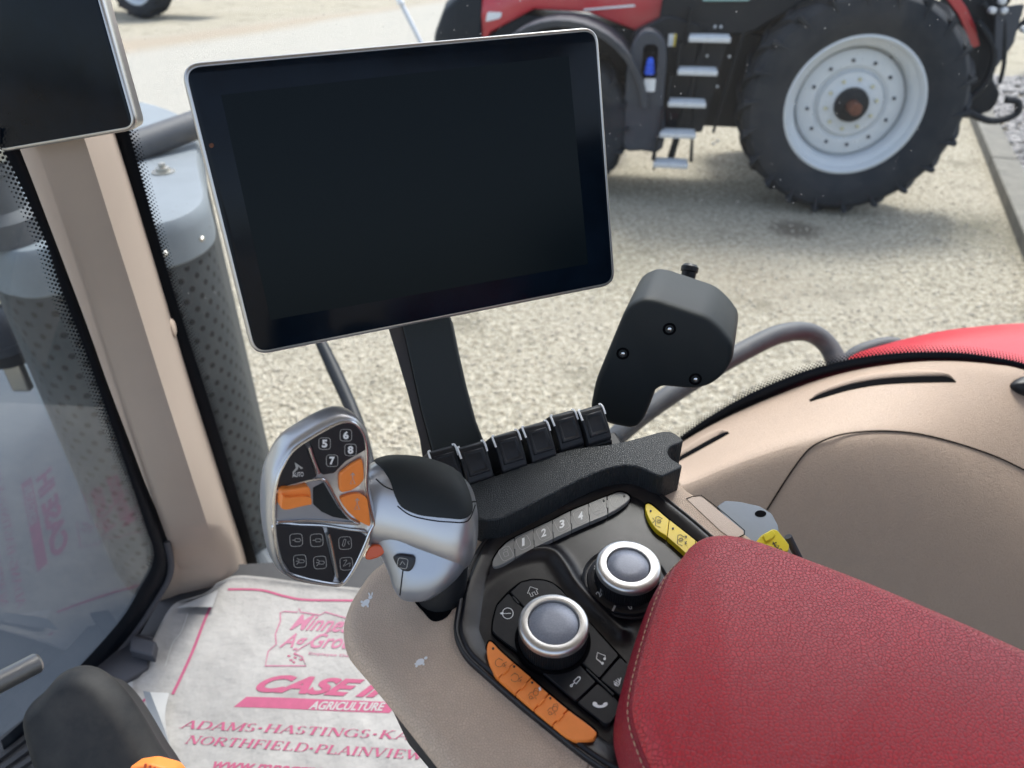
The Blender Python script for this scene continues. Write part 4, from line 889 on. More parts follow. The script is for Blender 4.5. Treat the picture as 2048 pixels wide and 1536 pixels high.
# yellow strip
yc = spl(Z2((1400, 378), (1415, 364), (1450, 375), (1560, 470), (1700, 580), (1800, 660), (1900, 745), (1880, 790), (1760, 770), (1690, 715), (1560, 600), (1480, 545), (1430, 480), (1405, 420)), 4)
yh = .0062; prism("strip_bed", CF, cp(shrink(yc, -1.6), .003), .001, .0032, 'dark_gap', con)
yd = Z2((1550, 610), (1567, 470)); yd2 = Z2((1725, 760), (1745, 620))
yp = cut(yc, [yd, yd2], (1294, 1012))
for k, P in enumerate(yp):
    if len(P) < 3: continue
    b = prism("yellow_button", CF, cp(shrink(P, .6), yh), .001, yh, 'yellow', con, bevel=.0006)
    if k < 2:
        tag(b, ["yellow button with sun and arrow mark at the upper end", "yellow button with sun and star marks"][k])
        cx, cy = Z2((1495, 487), (1645, 612))[k]; prism("indicator", CF, cp(circ(*Z2((1438, 418), (1590, 537))[k], 2.1), yh), yh, yh + .0004, 'ink', b)
        ln = [([(cx - 1, cy - 10), (cx - 6, cy - 9 + 0), (cx - 7, cy + 8), (cx + 3, cy + 12)], False), ([(cx - 1, cy - 10), (cx + 7, cy - 5)], False), (circ(cx, cy, 2.4, 10), True)]
        ln += [([(cx + 3.2 * math.cos(a), cy + 3.2 * math.sin(a)), (cx + 5.2 * math.cos(a), cy + 5.2 * math.sin(a))], False) for a in [i * math.pi / 4 for i in range(8)]]
        ln += [([(cx - 13, cy - 7), (cx - 8, cy - 1), (cx - 13, cy + 3)], False)] if k == 0 else [([(cx + 8, cy - 8), (cx + 12, cy - 3)], False), ([(cx + 12, cy - 8), (cx + 8, cy - 2)], False), ([(cx + 7, cy + 4), (cx + 12, cy + 9)], False), ([(cx + 11, cy + 3), (cx + 8, cy + 10)], False)]
        strokes("symbol", CF, ln, .0005, yh + .0003, 'ink', b)
# black button field round the menu knob
ph = .0050
bf = Z3((440, 500), (470, 385), (556, 290), (640, 225), (720, 207), (800, 210), (865, 232), (930, 285), (960, 330), (1385, 795), (1340, 1130), (1270, 1225), (1230, 1228), (1020, 1065), (700, 790), (470, 615), (436, 575))
prism("field_bed", CF, cp(shrink(rp([p + (6,) for p in bf], 6, 3), -1.6), .003), .001, .0030, 'dark_gap', con)
fld = rp([p + (5,) for p in bf], 5, 3)
def sub(lines):
    P = fld
    for a, b, s in lines: P = clip(P, *Z3(a, b), s)
    return P
# dividing lines of the field
L1 = ((560, 300), (680, 430)); ax = ((655, 405), (1335, 1030)); LA = ((1190, 915), (1340, 750)); LB = ((1030, 1075), (1175, 935)); LC = ((700, 790), (860, 600))
def poly(*pts): 
    P = ccw([tuple(p) for p in Z3(*pts)]); return P
fieldbt = [
    ("home", poly((562, 296), (640, 225), (720, 207), (800, 210), (865, 232), (930, 285), (1000, 370), (900, 480), (690, 430))),
    ("timer", poly((440, 510), (470, 392), (552, 304), (680, 436), (800, 560), (700, 780), (480, 612), (438, 570))),
    ("music", poly((1006, 378), (1330, 742), (1192, 903), (900, 640), (900, 480))),
    ("fan", poly((1198, 912), (1338, 754), (1400, 810), (1360, 1020), (1335, 1022))),
    ("wrench", poly((706, 790), (860, 640), (1040, 790), (1172, 930), (1028, 1066))),
    ("phone", poly((1180, 938), (1325, 1062), (1340, 1130), (1270, 1222), (1230, 1225), (1036, 1072)))]
fb = {}
for nm, P in fieldbt:
    fb[nm] = prism("menu_button", CF, cp(shrink(rp([p + (4,) for p in P], 4, 3), .6), ph), .001, ph, 'black_button', con, bevel=.0006)
    tag(fb[nm], {"home": "black button with house symbol", "timer": "black button with circle and arrow symbol", "music": "black button with music note", "fan": "black button with heat wave marks", "wrench": "black button with cylinder symbol", "phone": "black button with telephone handset"}[nm])
def sym(k, lines, wd=.00055, m='white'): strokes("symbol", CF, [(Z3(*L), c) for L, c in lines], wd, ph + .0003, m, fb[k])
hz_ = [(-.55, .05), (0, -.52), (.55, .05), (.36, .05), (.36, .5), (.13, .5), (.13, .14), (-.13, .14), (-.13, .5), (-.36, .5), (-.36, .05)]
ca_, sa_ = math.cos(R(-24)), math.sin(R(-24))
sym("home", [([(722 + 74 * (x * ca_ - y * sa_), 289 + 66 * (x * sa_ + y * ca_)) for x, y in hz_], True)], .00042)
sym("timer", [(circ(548, 446, 38, 24, None, -160, 160), False), ([(515, 448), (570, 446)], False)])
prism("arrow", CF, cp(Z3((493, 448), (517, 436), (516, 460)), ph), ph, ph + .0005, 'white', fb["timer"])
sym("music", [([(1213, 800), (1172, 765), (1180, 722), (1235, 745), (1232, 766)], False), ([(1172, 765), (1205, 790)], False)])
for c in ((1215, 800), (1230, 768)): prism("note_head", CF, cp(circ(*Z3(c)[0], 2.6, 12), ph), ph, ph + .0005, 'white', fb["music"])
sym("fan", [([(1295, 925), (1308, 935), (1300, 948), (1313, 958)], False), ([(1308, 915), (1320, 926), (1313, 938), (1326, 948)], False), ([(1322, 905), (1334, 917), (1327, 930), (1340, 940)], False), ([(1296, 940), (1328, 962)], False), ([(1345, 900), (1330, 955)], False)])
sym("wrench", [(circ(996, 956, 7, 12), True), ([(1002, 948), (1022, 932)], False), ([(1012, 925), (1045, 892), (1060, 900), (1056, 912), (1028, 945), (1012, 925)], False), (circ(1053, 897, 4, 8), True)])
prism("handset", CF, cp(spl(Z3((1146, 1078), (1160, 1072), (1178, 1082), (1176, 1090), (1195, 1097), (1218, 1092), (1222, 1080), (1246, 1076), (1250, 1092), (1228, 1108), (1195, 1114), (1165, 1106), (1148, 1094)), 2), ph), ph, ph + .0005, 'white', fb["phone"])
for P in (((578, 330), (590, 325), (632, 372), (620, 378)), ((1098, 838), (1108, 835), (1300, 1015), (1290, 1022))):
    button("field_peg", [p + (1.2,) for p in Z3(*P)], .003, ph + .0008, 'black_button', 1.2, .0003)
# rotary knobs
def knob(px_, py_, label, R0, cap_in, hh, dial=False):
    O = CF.w(*CF.px(px_, py_), .0)
    k = bpy.data.objects.new("rotary_knob", None); S.collection.objects.link(k); k.parent = con; k.location = O - org(con); tag(k, label)
    b = .0
    lathe("seat_ring", O, CN, [(R0 * 1.10, 0), (R0 * 1.10, .0055), (R0 * 1.02, .0058), (R0 * .9, .003)], 'dark_gap', k, seg=72)
    z0 = .004
    prof = [(R0 * .97, z0), (R0 * .97, z0 + .002)]
    prof += [(R0 * .985, z0 + .0025, .00045), (R0 * .975, z0 + hh - .0055, .00045), (R0 * .96, z0 + hh - .005), (R0 * .90, z0 + hh - .004)]
    lathe("knurled_grip", O, CN, prof, 'black', k, seg=180, smooth=15)
    t = z0 + hh - .0048
    lathe("metal_ring", O, CN, [(R0 * .93, t - .001), (R0 * 1.0, t), (R0 * 1.0, t + .0022), (R0 * .992, t + .0036), (R0 * .965, t + .0046), (R0 * .92, t + .0052), (R0 * .82 if cap_in < .75 else R0 * .84, t + .0055), (R0 * (cap_in + .02), t + .0052), (R0 * cap_in, t + .004), (R0 * cap_in, t)], 'knob_ring', k, seg=96, smooth=50)
    lathe("knob_cap", O, CN, [(R0 * (cap_in - .012), t), (R0 * (cap_in - .012), t + .0036), (R0 * (cap_in - .04), t + .0042), (R0 * .3, t + .0046), (.0002, t + .0047)], 'knob_cap', k, seg=72, smooth=50)
    return k, O, t
RK = .0236
k1, O1, t1 = knob(1105, 1288, "front menu knob with knurled side", RK, .72, .0205)
k2, O2, t2 = knob(1251, 1170, "rear dial knob with numbers round it", RK * 1.0, .66, .0190)
lathe("dial", O2, CN, [(.0325, 0), (.0325, .0042), (.0315, .0048), (.0298, .0036), (.0290, .0036), (.0285, .0046), (.0250, .0058), (.01, .0058)], 'black_gloss', k2, seg=96, smooth=40)
def dtext(s, x, y, rot, size):
    a = R(rot); ux, uy = math.cos(a), math.sin(a); n = len(s)
    A = (x - ux * size * .32 * n + uy * 0 - (-uy) * 0, y - uy * size * .32 * n); B = (x + ux * size * .32 * n, y + uy * size * .32 * n); T_ = (A[0] + uy * size, A[1] - ux * size)
    return g_text(s, CF, A, B, T_, .0064, .02)
b = MB()
for s, x, y, r_ in (("4", 1187, 1137, 55), ("2", 1202, 1192, -50), ("1", 1230, 1211, 205), ("0", 1262, 1219, -20), ("10", 1330, 1172, -50), ("3", 1189, 1163, 75)): b.add(*dtext(s, x, y, r_, 12))
tag(b.build("dial_numbers", 'greyline', k2), kind='stuff')
button("pointer", [(1204, 1168, 1), (1210, 1172, 1), (1207, 1182, 1), (1201, 1178, 1)], .006, .0105, 'white', 1, .0003, k2)
# lid on the beige shell
lidp = [(1372, 998, 3), (1402, 993, 6), (1488, 1063, 6), (1486, 1072, 4), (1466, 1080, 4), (1440, 1062, 2)]
prism("lid", CF, cp(rp(lidp, 4)), -.001, .0006, 'beige_lid', con, bevel=.0004)
b = MB(); b.add(*g_ribbon(CF, cp([(1372, 999), (1384, 995), (1402, 992), (1445, 1025), (1489, 1063), (1488, 1071), (1466, 1081)]), .0009, .0010)); b.build("lid_gap", 'dark_gap', con)
# rabbit and turtle marks
shell_h = .0006
def blobs(name, L):
    b = MB()
    for i, (cx, cy, rx, ry, rot) in enumerate(L):
        c, q = math.cos(R(rot)), math.sin(R(rot)); P = [(cx + x * c - y * q, cy + x * q + y * c) for x, y in circ(0, 0, rx, 14, ry)]
        b.add(*g_prism(CF, cp(P, shell_h), -.0003, .00022 + .00003 * i))
    b.build(name, 'white', con)
blobs("rabbit_mark", [(732, 1204, 8.5, 5.2, -38), (740.5, 1194, 4.2, 3.4, -20), (744, 1187.5, 1.5, 4.2, 12), (738.5, 1188, 1.4, 4.0, -28), (725.5, 1210, 4.0, 2.2, 30), (735, 1210, 2.2, 4.0, -20), (723.5, 1203, 2.6, 2.2, 0)])
blobs("turtle_mark", [(840, 1323, 9.0, 6.0, -28), (851.5, 1315, 3.6, 2.6, -30), (833, 1331, 3.0, 2.2, -50), (847, 1327.5, 2.4, 2.2, 50), (831, 1327, 2.4, 1.6, -10)])
# black palm rest bridge
BH = .026
br = Z4((230, 655, 10), (500, 566, 120), (700, 490, 100), (860, 428, 80), (1010, 392, 60), (1250, 367, 60), (1400, 332, 60), (1590, 278, 12), (1660, 284, 10), (1737, 342, 8), (1700, 366, 6), (1650, 378, 12), (1618, 415, 14), (1640, 462, 14), (1722, 512, 5), (1716, 530, 4), (1590, 588, 5), (1545, 580, 6), (1430, 523, 40), (1330, 510, 60), (1190, 540, 90), (1000, 620, 120), (800, 725, 100), (600, 822, 90), (480, 880, 60), (380, 892, 30), (290, 860, 20))
BP = CF.pts(rp(br, 8, 6), BH)
brd = tag(prism("palm_rest", CF, BP, -.02, BH, 'black_grain', bevel=.0035, seg=4), "black grained palm rest arching between the paddle row and button tray", "palm rest")
# ================================================================== PADDLE LEVERS
lz = CF.off(.030)
def lever_base(x, y): return V(CF.w(*CF.px(x, y, .036), .036))
lp = [(892, 932), (950, 924), (1018, 901), (1077, 882), (1133, 859), (1188, 848)]     # centre of each finger pad
lab = ["black paddle lever mostly hidden behind the silver control handle, frontmost of the row", "black paddle lever next to the silver control handle, second of the row from the front", "third black paddle lever from the front, below the monitor post edge", "fourth black paddle lever from the front, second-lowest of the right three",
       "fifth black paddle lever from the front, next to the last", "rearmost black paddle lever, beside the black arm housing"]
lab[3] = "fourth black paddle lever from the front, between two others in mid row"
q0 = lever_base(*lp[2]); LX = (lever_base(*lp[5]) - lever_base(*lp[1])); LX.z = 0; LX.normalize()
LN = (V((0, 0, 1)) * .75 + LX.cross(V((0, 0, 1))) * .66).normalized(); 
if LN.dot(EYE - q0) < 0: LN = (V((0, 0, 1)) * .75 - LX.cross(V((0, 0, 1))) * .66).normalized()
LF = Fr(q0, LN, LX)
lev = empty("paddle_lever", q0 - V((0, 0, .05)), lab[0], "paddle lever", "black paddle levers behind the palm rest")
w2 = .0118
pbdy = []
body_prof = [(-.020, -.010), (-.016, .001), (-.006, .0035), (.006, .0050), (.0135, .0040), (.0155, -.002), (.016, -.030), (-.020, -.030)]   # (b,h)
prism("paddle_body", Fr(q0, LF.u, LF.v), [(b_, h_) for b_, h_ in body_prof], -w2, w2, 'black_button', lev, bevel=.0018)
fr2 = LF.off(.0042)
prism("paddle_shoulder", Fr(q0, LF.u, LF.v), [(-.026, -.030), (-.024, -.006), (-.018, -.0015), (-.013, -.004), (-.012, -.030)], -w2 * 1.04, w2 * 1.04, 'black', lev, bevel=.0012)
P = rp([(-.0082, -.0100, .003), (.0082, -.0100, .003), (.0078, .0085, .003), (-.0078, .0085, .003)], .003, 5)
rings("finger_pad", Fr(q0 + LN * .0032, LN + LF.v * -.10, LX), P, [(-.001, 0), (-.0006, .0016), (.0004, .0022), (.0012, .0018), (.0030, .0004), (.0050, -.0002)], 'black_button', lev, smooth=70)
for s in (-1, 1):
    mb = MB()
    mb.add(*g_tube([V(q0 + LF.u * (w2 * s * .97) + LF.v * .0050 + LN * .0046), V(q0 + LF.u * (w2 * s * .99) + LF.v * .0110 + LN * .0046), V(q0 + LF.u * (w2 * s * .95) + LF.v * .0146 + LN * .0034), V(q0 + LF.u * (w2 * s * .80) + LF.v * .0150 + LN * .0030)], .0009, smooth=3, seg=6)).build("white_mark", 'white', lev)
mesh("paddle_stem", *g_box(q0 - V((0, 0, .035)), .016, .010, .03), 'black', lev)
for i, (x, y) in enumerate(lp):
    o = lev if i == 2 else copy_tree(lev); p = lever_base(x, y); o.location = V(lev.location) if i == 2 else p - V((0, 0, .05)); o["label"] = lab[i]
tag(prism("lever_bracket", CF, CF.pts([(885, 955), (1230, 862), (1245, 885), (1200, 915), (900, 990)], .012), -.03, .012, 'black', bevel=.002), "black base strip under the row of paddle levers", "lever base")
# ================================================================== MULTIFUNCTION HANDLE
jn = (RT * .58 - UP * .34 - FW * .86).normalized()
JO = at(625, 1000, .4625); JF = Fr(JO, jn, RT)
hd = empty("control_handle", at(860, 1190, .55), "silver multifunction handle with black and orange buttons on its face", "control handle")
ho = spl(Z1((255, 480), (330, 372), (460, 282), (600, 205), (700, 172), (790, 190), (855, 270), (882, 370), (884, 500), (880, 620), (905, 760), (930, 880), (900, 950), (850, 1070), (795, 1185), (742, 1270), (690, 1318), (600, 1326), (420, 1292), (280, 1240), (222, 1130), (190, 950), (184, 760), (205, 600)), 6)
HP = resample(ccw(JF.pts(ho)), 220)
rings("face_housing", JF, HP, [(.014, -.028), (.004, -.026), (.0008, -.021), (0, -.016), (.0002, -.005), (.0012, -.0018), (.0028, -.0002), (.0045, 0), (.0058, -.0006), (.0068, -.0014)], 'silver', hd, smooth=70)
def jp(L, s=.0): return JF.pts(L, s)
tube("rim_highlight", [JF.w(*p, .0002) for p in inset(HP, .0040)], .0011, 'chrome', hd, closed=True, seg=8)  # chrome tube added to draw the bright highlight along the face rim
def jbtn(name, L, h0, h1, m, r=4, bevel=.0007, par=hd, lab=None):
    o = prism(name, JF, jp(rp([tuple(p[:2]) + (r,) for p in L], r, 4), h1), h0, h1, m, par, bevel=bevel); 
    if lab: tag(o, lab)
    return o
fh = -.0014
pa = jbtn("button_pad", Z1((240, 652), (246, 590), (272, 520), (318, 445), (375, 382), (425, 344), (445, 385), (480, 480), (515, 572), (500, 588), (380, 622)), fh, fh + .0022, 'pad_black', 3, lab="black pad with arrow and AUTO lettering")
pb_ = jbtn("button_pad", Z1((460, 325), (540, 275), (640, 228), (718, 213), (790, 248), (838, 320), (862, 388), (800, 425), (705, 478), (630, 557), (560, 568), (543, 560), (500, 455)), fh, fh + .0022, 'pad_black', 4, lab="black pad with the numbers 5 6 7 8")
o1 = jbtn("orange_button", Z1((665, 560), (740, 500), (815, 458), (826, 500), (832, 600), (800, 640), (745, 675), (672, 688), (662, 640)), fh, fh + .0034, 'orange', 6, .0012, lab="upper orange thumb button")
o2 = jbtn("orange_button", Z1((668, 722), (735, 698), (800, 690), (850, 722), (860, 790), (873, 900), (864, 912), (795, 878), (730, 822), (688, 768)), fh, fh + .0034, 'orange', 6, .0012, lab="lower orange thumb button")
pc = jbtn("button_pad", Z1((236, 902), (380, 906), (555, 914), (566, 950), (598, 1080), (634, 1240), (622, 1290), (420, 1258), (335, 1216), (275, 1125), (244, 1005)), fh, fh + .0022, 'pad_black', 5, lab="black pad with four cylinder symbols")
pd = jbtn("button_pad", Z1((586, 920), (700, 936), (815, 960), (850, 985), (820, 1080), (762, 1190), (692, 1272), (664, 1290), (652, 1240), (622, 1080), (594, 970)), fh, fh + .0022, 'pad_black', 5, lab="black pad with two arrow symbols")
ch = jbtn("slider_well", Z1((236, 690), (290, 652), (450, 606), (545, 594), (585, 630), (622, 700), (680, 800), (760, 880), (690, 886), (480, 872), (300, 878), (236, 876), (226, 780)), fh - .001, fh + .0004, 'silver_blue', 5, .0003)  # recess floor in darker metal, standing in for its shading
cl = spl(Z1((236, 690), (300, 648), (450, 606), (545, 596), (588, 632), (628, 705), (680, 795), (740, 860), (800, 892), (700, 888), (480, 874), (300, 880), (234, 876), (226, 780)), 4)
tube("chrome_edge", [JF.w(*p, fh + .0014) for p in jp(cl)], .0010, 'chrome', hd, closed=True, seg=8)
tube("chrome_edge", [JF.w(*p, fh + .0012) for p in jp(spl(Z1((232, 895), (400, 899), (560, 906), (720, 930), (830, 945), (862, 975), (840, 1050), (790, 1150), (735, 1240), (680, 1300), (600, 1302), (430, 1275), (320, 1230), (255, 1120), (232, 1000)), 4))], .0010, 'chrome', hd, closed=True, seg=8)
sd_ = jbtn("slider", Z1((270, 690), (290, 670), (455, 648), (470, 662), (478, 700), (476, 765), (330, 800), (280, 800), (268, 770)), fh, fh + .0075, 'orange', 4, .0016)
jbtn("slider_step", Z1((285, 700), (300, 722), (440, 712), (478, 724), (480, 764), (400, 780), (330, 798), (290, 800), (276, 785)), fh, fh + .0105, 'orange', 3, .0014, sd_)
dk = [JF.w(*p, fh + .0007) for p in jp(Z1((490, 655), (560, 618), (600, 690), (660, 790), (740, 872), (620, 850), (545, 815), (490, 765)))]
mesh("well_shade", dk, [tuple(range(len(dk)))], 'black_soft', ch)  # dark sheet laid in as the shade inside the slider recess
tube("divider_bar", [JF.w(*p, fh + .0030) for p in jp(Z1((457, 375), (485, 460), (520, 548)))], .0012, 'chrome', hd, seg=10, smooth=3)
tube("divider_bar", [JF.w(*p, fh + .0030) for p in jp(Z1((586, 952), (612, 1070), (642, 1240)))], .0012, 'chrome', hd, seg=10, smooth=3)
hh = fh + .0025
def jsym(lines, par, wd=.00040, m='white'): strokes("symbol", JF, lines, wd, hh, m, par)
for s, (x, y), par in (("5", (565, 358), pb_), ("6", (707, 302), pb_), ("7", (615, 472), pb_), ("8", (738, 400), pb_)):
    (cx, cy), = Z1((x, y)); strokes("button_frame", JF, [(rsq(cx, cy, 23, 6, 0), True)], .00035, hh, 'greyline', par)
    mesh("digit", *g_text(s, JF, (cx - 5.5, cy + 8), (cx + 5.5, cy + 8), (cx - 5.5, cy - 8), hh, .045), 'white', par)
(cx, cy), = Z1((388, 563)); mesh("lettering", *g_text("AUTO", JF, (cx - 11, cy + 6), (cx + 11, cy + 4), (cx - 11.5, cy - 3), hh, 0), 'white', pa)
prism("arrow_mark", JF, jp(Z1((366, 484), (422, 522), (406, 528), (390, 508), (386, 528), (352, 560), (352, 548), (374, 522)), hh), hh - .0006, hh + .0001, 'greyline', pa)
for n_, (x, y), par in ((0, (375, 1002), pc), (1, (512, 1003), pc), (2, (400, 1143), pc), (3, (534, 1152), pc), (4, (702, 1022), pd), (5, (710, 1160), pd)):
    (cx, cy), = Z1((x, y)); ln = [(rsq(cx, cy, 25, 7, -4), True)]
    if n_ < 4: ln += [([(cx - 8, cy), (cx - 2, cy)], False), ([(cx - 2, cy - 3), (cx + 7, cy - 3), (cx + 9, cy), (cx + 7, cy + 3), (cx - 2, cy + 3)], True)]
    if n_ in (2, 3): ln += [([(cx - 7, cy + 7), (cx - 2, cy + 1)], False), ([(cx - 6, cy - 6), (cx - 1, cy - 3)], False)]
    if n_ == 4: ln += [(rp([(cx - 6, cy + 5), (cx - 2, cy - 8), (cx + 2, cy - 7), (cx - 2, cy + 7)], 2), True), ([(cx + 8, cy + 3), (cx + 5, cy - 3), (cx + 9, cy - 4)], False)]
    if n_ == 5: ln += [(spl([(cx - 6, cy - 6), (cx + 1, cy - 7), (cx - 6, cy + 5), (cx + 7, cy - 2), (cx + 6, cy + 6)], 3, False), False)]
    jsym(ln, par, .00035, 'greyline')
for (x, y), par in (((752, 600), o1), ((782, 770), o2)):
    (cx, cy), = Z1((x, y)); h2 = fh + .0037
    strokes("symbol", JF, [([(cx - 5, cy + 8), (cx, cy - 4), (cx + 5, cy + 8)], True), ([(cx, cy - 14), (cx, cy - 4)], False), ([(cx - 4, cy - 9), (cx, cy - 14), (cx + 4, cy - 9)], False)], .0005, h2, 'greyline', par)
# barrel of the handle: skinned body between face and boot
BF = Fr(at(850, 1040, .520), -FW, RT)
secdat = [(722, 945, 1078, .025), (745, 925, 1090, .029), (770, 916, 1100, .031), (800, 914, 1108, .033), (850, 920, 1124, .035), (900, 938, 1140, .034), (930, 960, 1135, .030), (946, 985, 1115, .023), (954, 1020, 1085, .013), (956, 1040, 1060, .004)]
sx = [[tuple(s[i] for s in secdat)] for i in range(4)]
SD = spl([tuple(map(float, s[:2])) for s in secdat], 5, False), spl([(float(s[2]), s[3] * 1000) for s in secdat], 5, False)
secs = []
for (x, yt), (yb_, rd) in zip(*SD):
    t0, t1 = BF.px(x, yt), BF.px(x, yb_); c = ((t0[0] + t1[0]) / 2, (t0[1] + t1[1]) / 2); rh = abs(t0[1] - t1[1]) / 2; rd /= 1100
    secs.append([BF.w(c[0], c[1] + math.copysign(abs(math.cos(a)) ** .85, math.cos(a)) * rh, math.copysign(abs(math.sin(a)) ** .85, math.sin(a)) * rd) for a in [2 * math.pi * k / 56 for k in range(56)]])
bar = mesh("barrel", *g_loft(secs), 'silver', hd, smooth=80)
lob = [(1060, 742, 948, .026), (1085, 752, 946, .026), (1110, 768, 942, .026), (1140, 782, 925, .026), (1165, 790, 900, .024), (1185, 803, 872, .018), (1194, 820, 850, .008)]
L0, L1_ = spl([(float(s[1]), float(s[0])) for s in lob], 4, False), spl([(float(s[2]), s[3] * 1000) for s in lob], 4, False); secs = []
for (xl, y), (xr, rd) in zip(L0, L1_):
    t0, t1 = BF.px(xl, y), BF.px(xr, y); c = ((t0[0] + t1[0]) / 2, t0[1]); rw_ = abs(t1[0] - t0[0]) / 2; rd /= 1100
    secs.append([BF.w(c[0] + math.copysign(abs(math.cos(a)) ** .7, math.cos(a)) * rw_, c[1], .004 + math.copysign(abs(math.sin(a)) ** .8, math.sin(a)) * rd) for a in [2 * math.pi * k / 48 for k in range(48)]])
lobe = mesh("lower_grip", *g_loft(secs), 'silver_blue', hd, smooth=80)
jb = bvh_of(bar, lobe)
cap = [(744, 914), (766, 940), (781, 964), (790, 990), (804, 1014), (836, 1029), (870, 1034), (899, 1037), (926, 1038), (941, 1026), (942, 1005), (932, 972), (912, 938), (880, 908), (830, 896), (780, 900)]
drape("grip_cap", jb, spl(cap, 4), .0016, 'black_soft', hd, K=12, n=110)
drape("lower_button", jb, spl(Z1((1030, 1108), (1060, 1092), (1120, 1096), (1165, 1108), (1170, 1150), (1150, 1195), (1120, 1208), (1075, 1190), (1045, 1150)), 4), .0022, 'pad_black', hd, K=6, n=48)
for L in ([(752, 958), (768, 972), (786, 980)], [(941, 1004), (952, 1003)], [(800, 1190), (803, 1165), (806, 1140)], [(950, 1010), (935, 1042), (900, 1044), (860, 1040), (820, 1030), (795, 1012)]):
    drape_line("panel_joint", jb, L, .00045, 'dark_gap', hd, off=.0001)
(cx, cy), = Z1((1085, 1157)); q, n = hit(jb, cx, cy); JB2 = Fr(q + n * .0025, n, RT)
strokes("symbol", JB2, [(rsq(cx, cy, 20, 5, 10), True), ([(cx - 5, cy + 3), (cx, cy - 4), (cx + 5, cy + 3)], False)], .0004, 0, 'greyline', hd)
q, n = hit(jb, 1035 / 3.338 + 480, 1060 / 3.338 + 780)
# orange trigger behind the face
TF = Fr(at(757, 1100, .503), -FW, RT)
prism("orange_trigger", TF, TF.pts(rp(Z1((846, 1080), (880, 1025), (940, 1016), (990, 1040), (985, 1065), (940, 1105), (870, 1124), (845, 1115)), 8)), -.012, .006, 'orange_d', hd, bevel=.002)
# rubber boot down into the slot
tube("handle_stalk", [at(885, 1120, .530), at(884, 1175, .532), at(876, 1225, .545)], [.019, .018, .020], 'black', hd, smooth=3, seg=20)
# ================================================================== RED ARMREST PAD
PZ = .050; PF = Fr(CF.w(0, 0, PZ), CN)
po = [(1345, 1112), (1375, 1086), (1425, 1074), (1500, 1084), (1640, 1134), (1800, 1198), (2048, 1308), (2400, 1480), (2500, 1800), (2100, 2100), (1500, 1900), (1380, 1700), (1290, 1560), (1262, 1500), (1244, 1440), (1243, 1390), (1258, 1320), (1280, 1245), (1305, 1175), (1325, 1135)]
PP = resample(ccw(PF.pts(spl(po, 6))), 300)
pad = empty("armrest_pad", PF.w(.18, -.1, -.05), "thick red leather armrest pad with stitched seam, in the near right corner", "armrest")
cw = (EYE - pad.location); cd = V((cw.dot(PF.u), cw.dot(PF.v)))
def g_rings2(P, RG):
    n = len(P); vs = []; fs = []; nrm = [(V(q) - V(p)) for p, q in zip(P, inset(P, .001))]
    c0 = V((sum(p[0] for p in P) / n, sum(p[1] for p in P) / n)); near = V((-1, -.35)).normalized()
    wt = [max(0, min(1, (-(k.normalized()).dot(near)) * 1.4 + .25)) for k in nrm]
    wt = [sum(wt[(i + j) % n] for j in range(-6, 7)) / 13 for i in range(n)]
    for dn, df, h in RG:
        A1, A2 = inset(P, dn), inset(P, df); vs += [PF.w(*(V(x) * w_ + V(y) * (1 - w_)), h) for x, y, w_ in zip(A1, A2, wt)]
    for k in range(len(RG) - 1):
        for i in range(n): j = (i + 1) % n; fs.append((k * n + i, k * n + j, (k + 1) * n + j, (k + 1) * n + i))
    return vs, fs, n
SIDE = [(.008, .02, -.046), (.001, .012, -.042), (-.0015, .008, -.032), (-.001, .006, -.022), (.001, .005, -.013), (.0035, .004, -.006), (.0058, .004, -.003), (.0066, .004, -.0032)]
TOPR = [(.0064, .004, -.0042), (.0066, .001, -.0020), (.0074, .0002, .0002), (.0090, .0008, .0026), (.012, .0035, .0058), (.016, .008, .0085), (.022, .014, .0108)]
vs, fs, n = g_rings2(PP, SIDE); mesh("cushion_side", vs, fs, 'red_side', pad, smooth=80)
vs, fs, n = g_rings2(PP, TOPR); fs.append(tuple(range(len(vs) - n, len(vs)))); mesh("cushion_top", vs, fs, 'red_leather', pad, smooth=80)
SLN, _, n = g_rings2(PP, [(.0042, .006, -.0042)]); PIP, _, n = g_rings2(PP, [(.0064, .005, -.0028)]); GRV, _, n = g_rings2(PP, [(.0072, .005, -.0030)])
# seam groove and stitches on the side band
b = MB(); stl = inset(PP, .0004); N_ = len(stl); per = 0; run = 0; b2 = MB()
SL = SLN
arcl = 0; k = 0
for i in range(N_):
    p, e = SL[i], SL[(i + 1) % N_]; L_ = (e - p).length; 
    while k * .0046 < arcl + L_:
        t = (k * .0046 - arcl) / L_; c = p.lerp(e, t); d = (e - p).normalized()
        b.add(*g_tube([c - d * .0015, c, c + d * .0015], [.0003, .00045, .0003], seg=5)); k += 1
    arcl += L_
tag(b.build("stitching", 'thread', pad), kind='stuff')
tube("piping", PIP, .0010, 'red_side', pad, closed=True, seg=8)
tube("seam_line", GRV, .0007, 'dark_gap', pad, closed=True, seg=6)
mesh("pad_support", *g_box(PF.w(.22, -.22, -.09), .16, .16, .08), 'black', pad, bevel=.01)
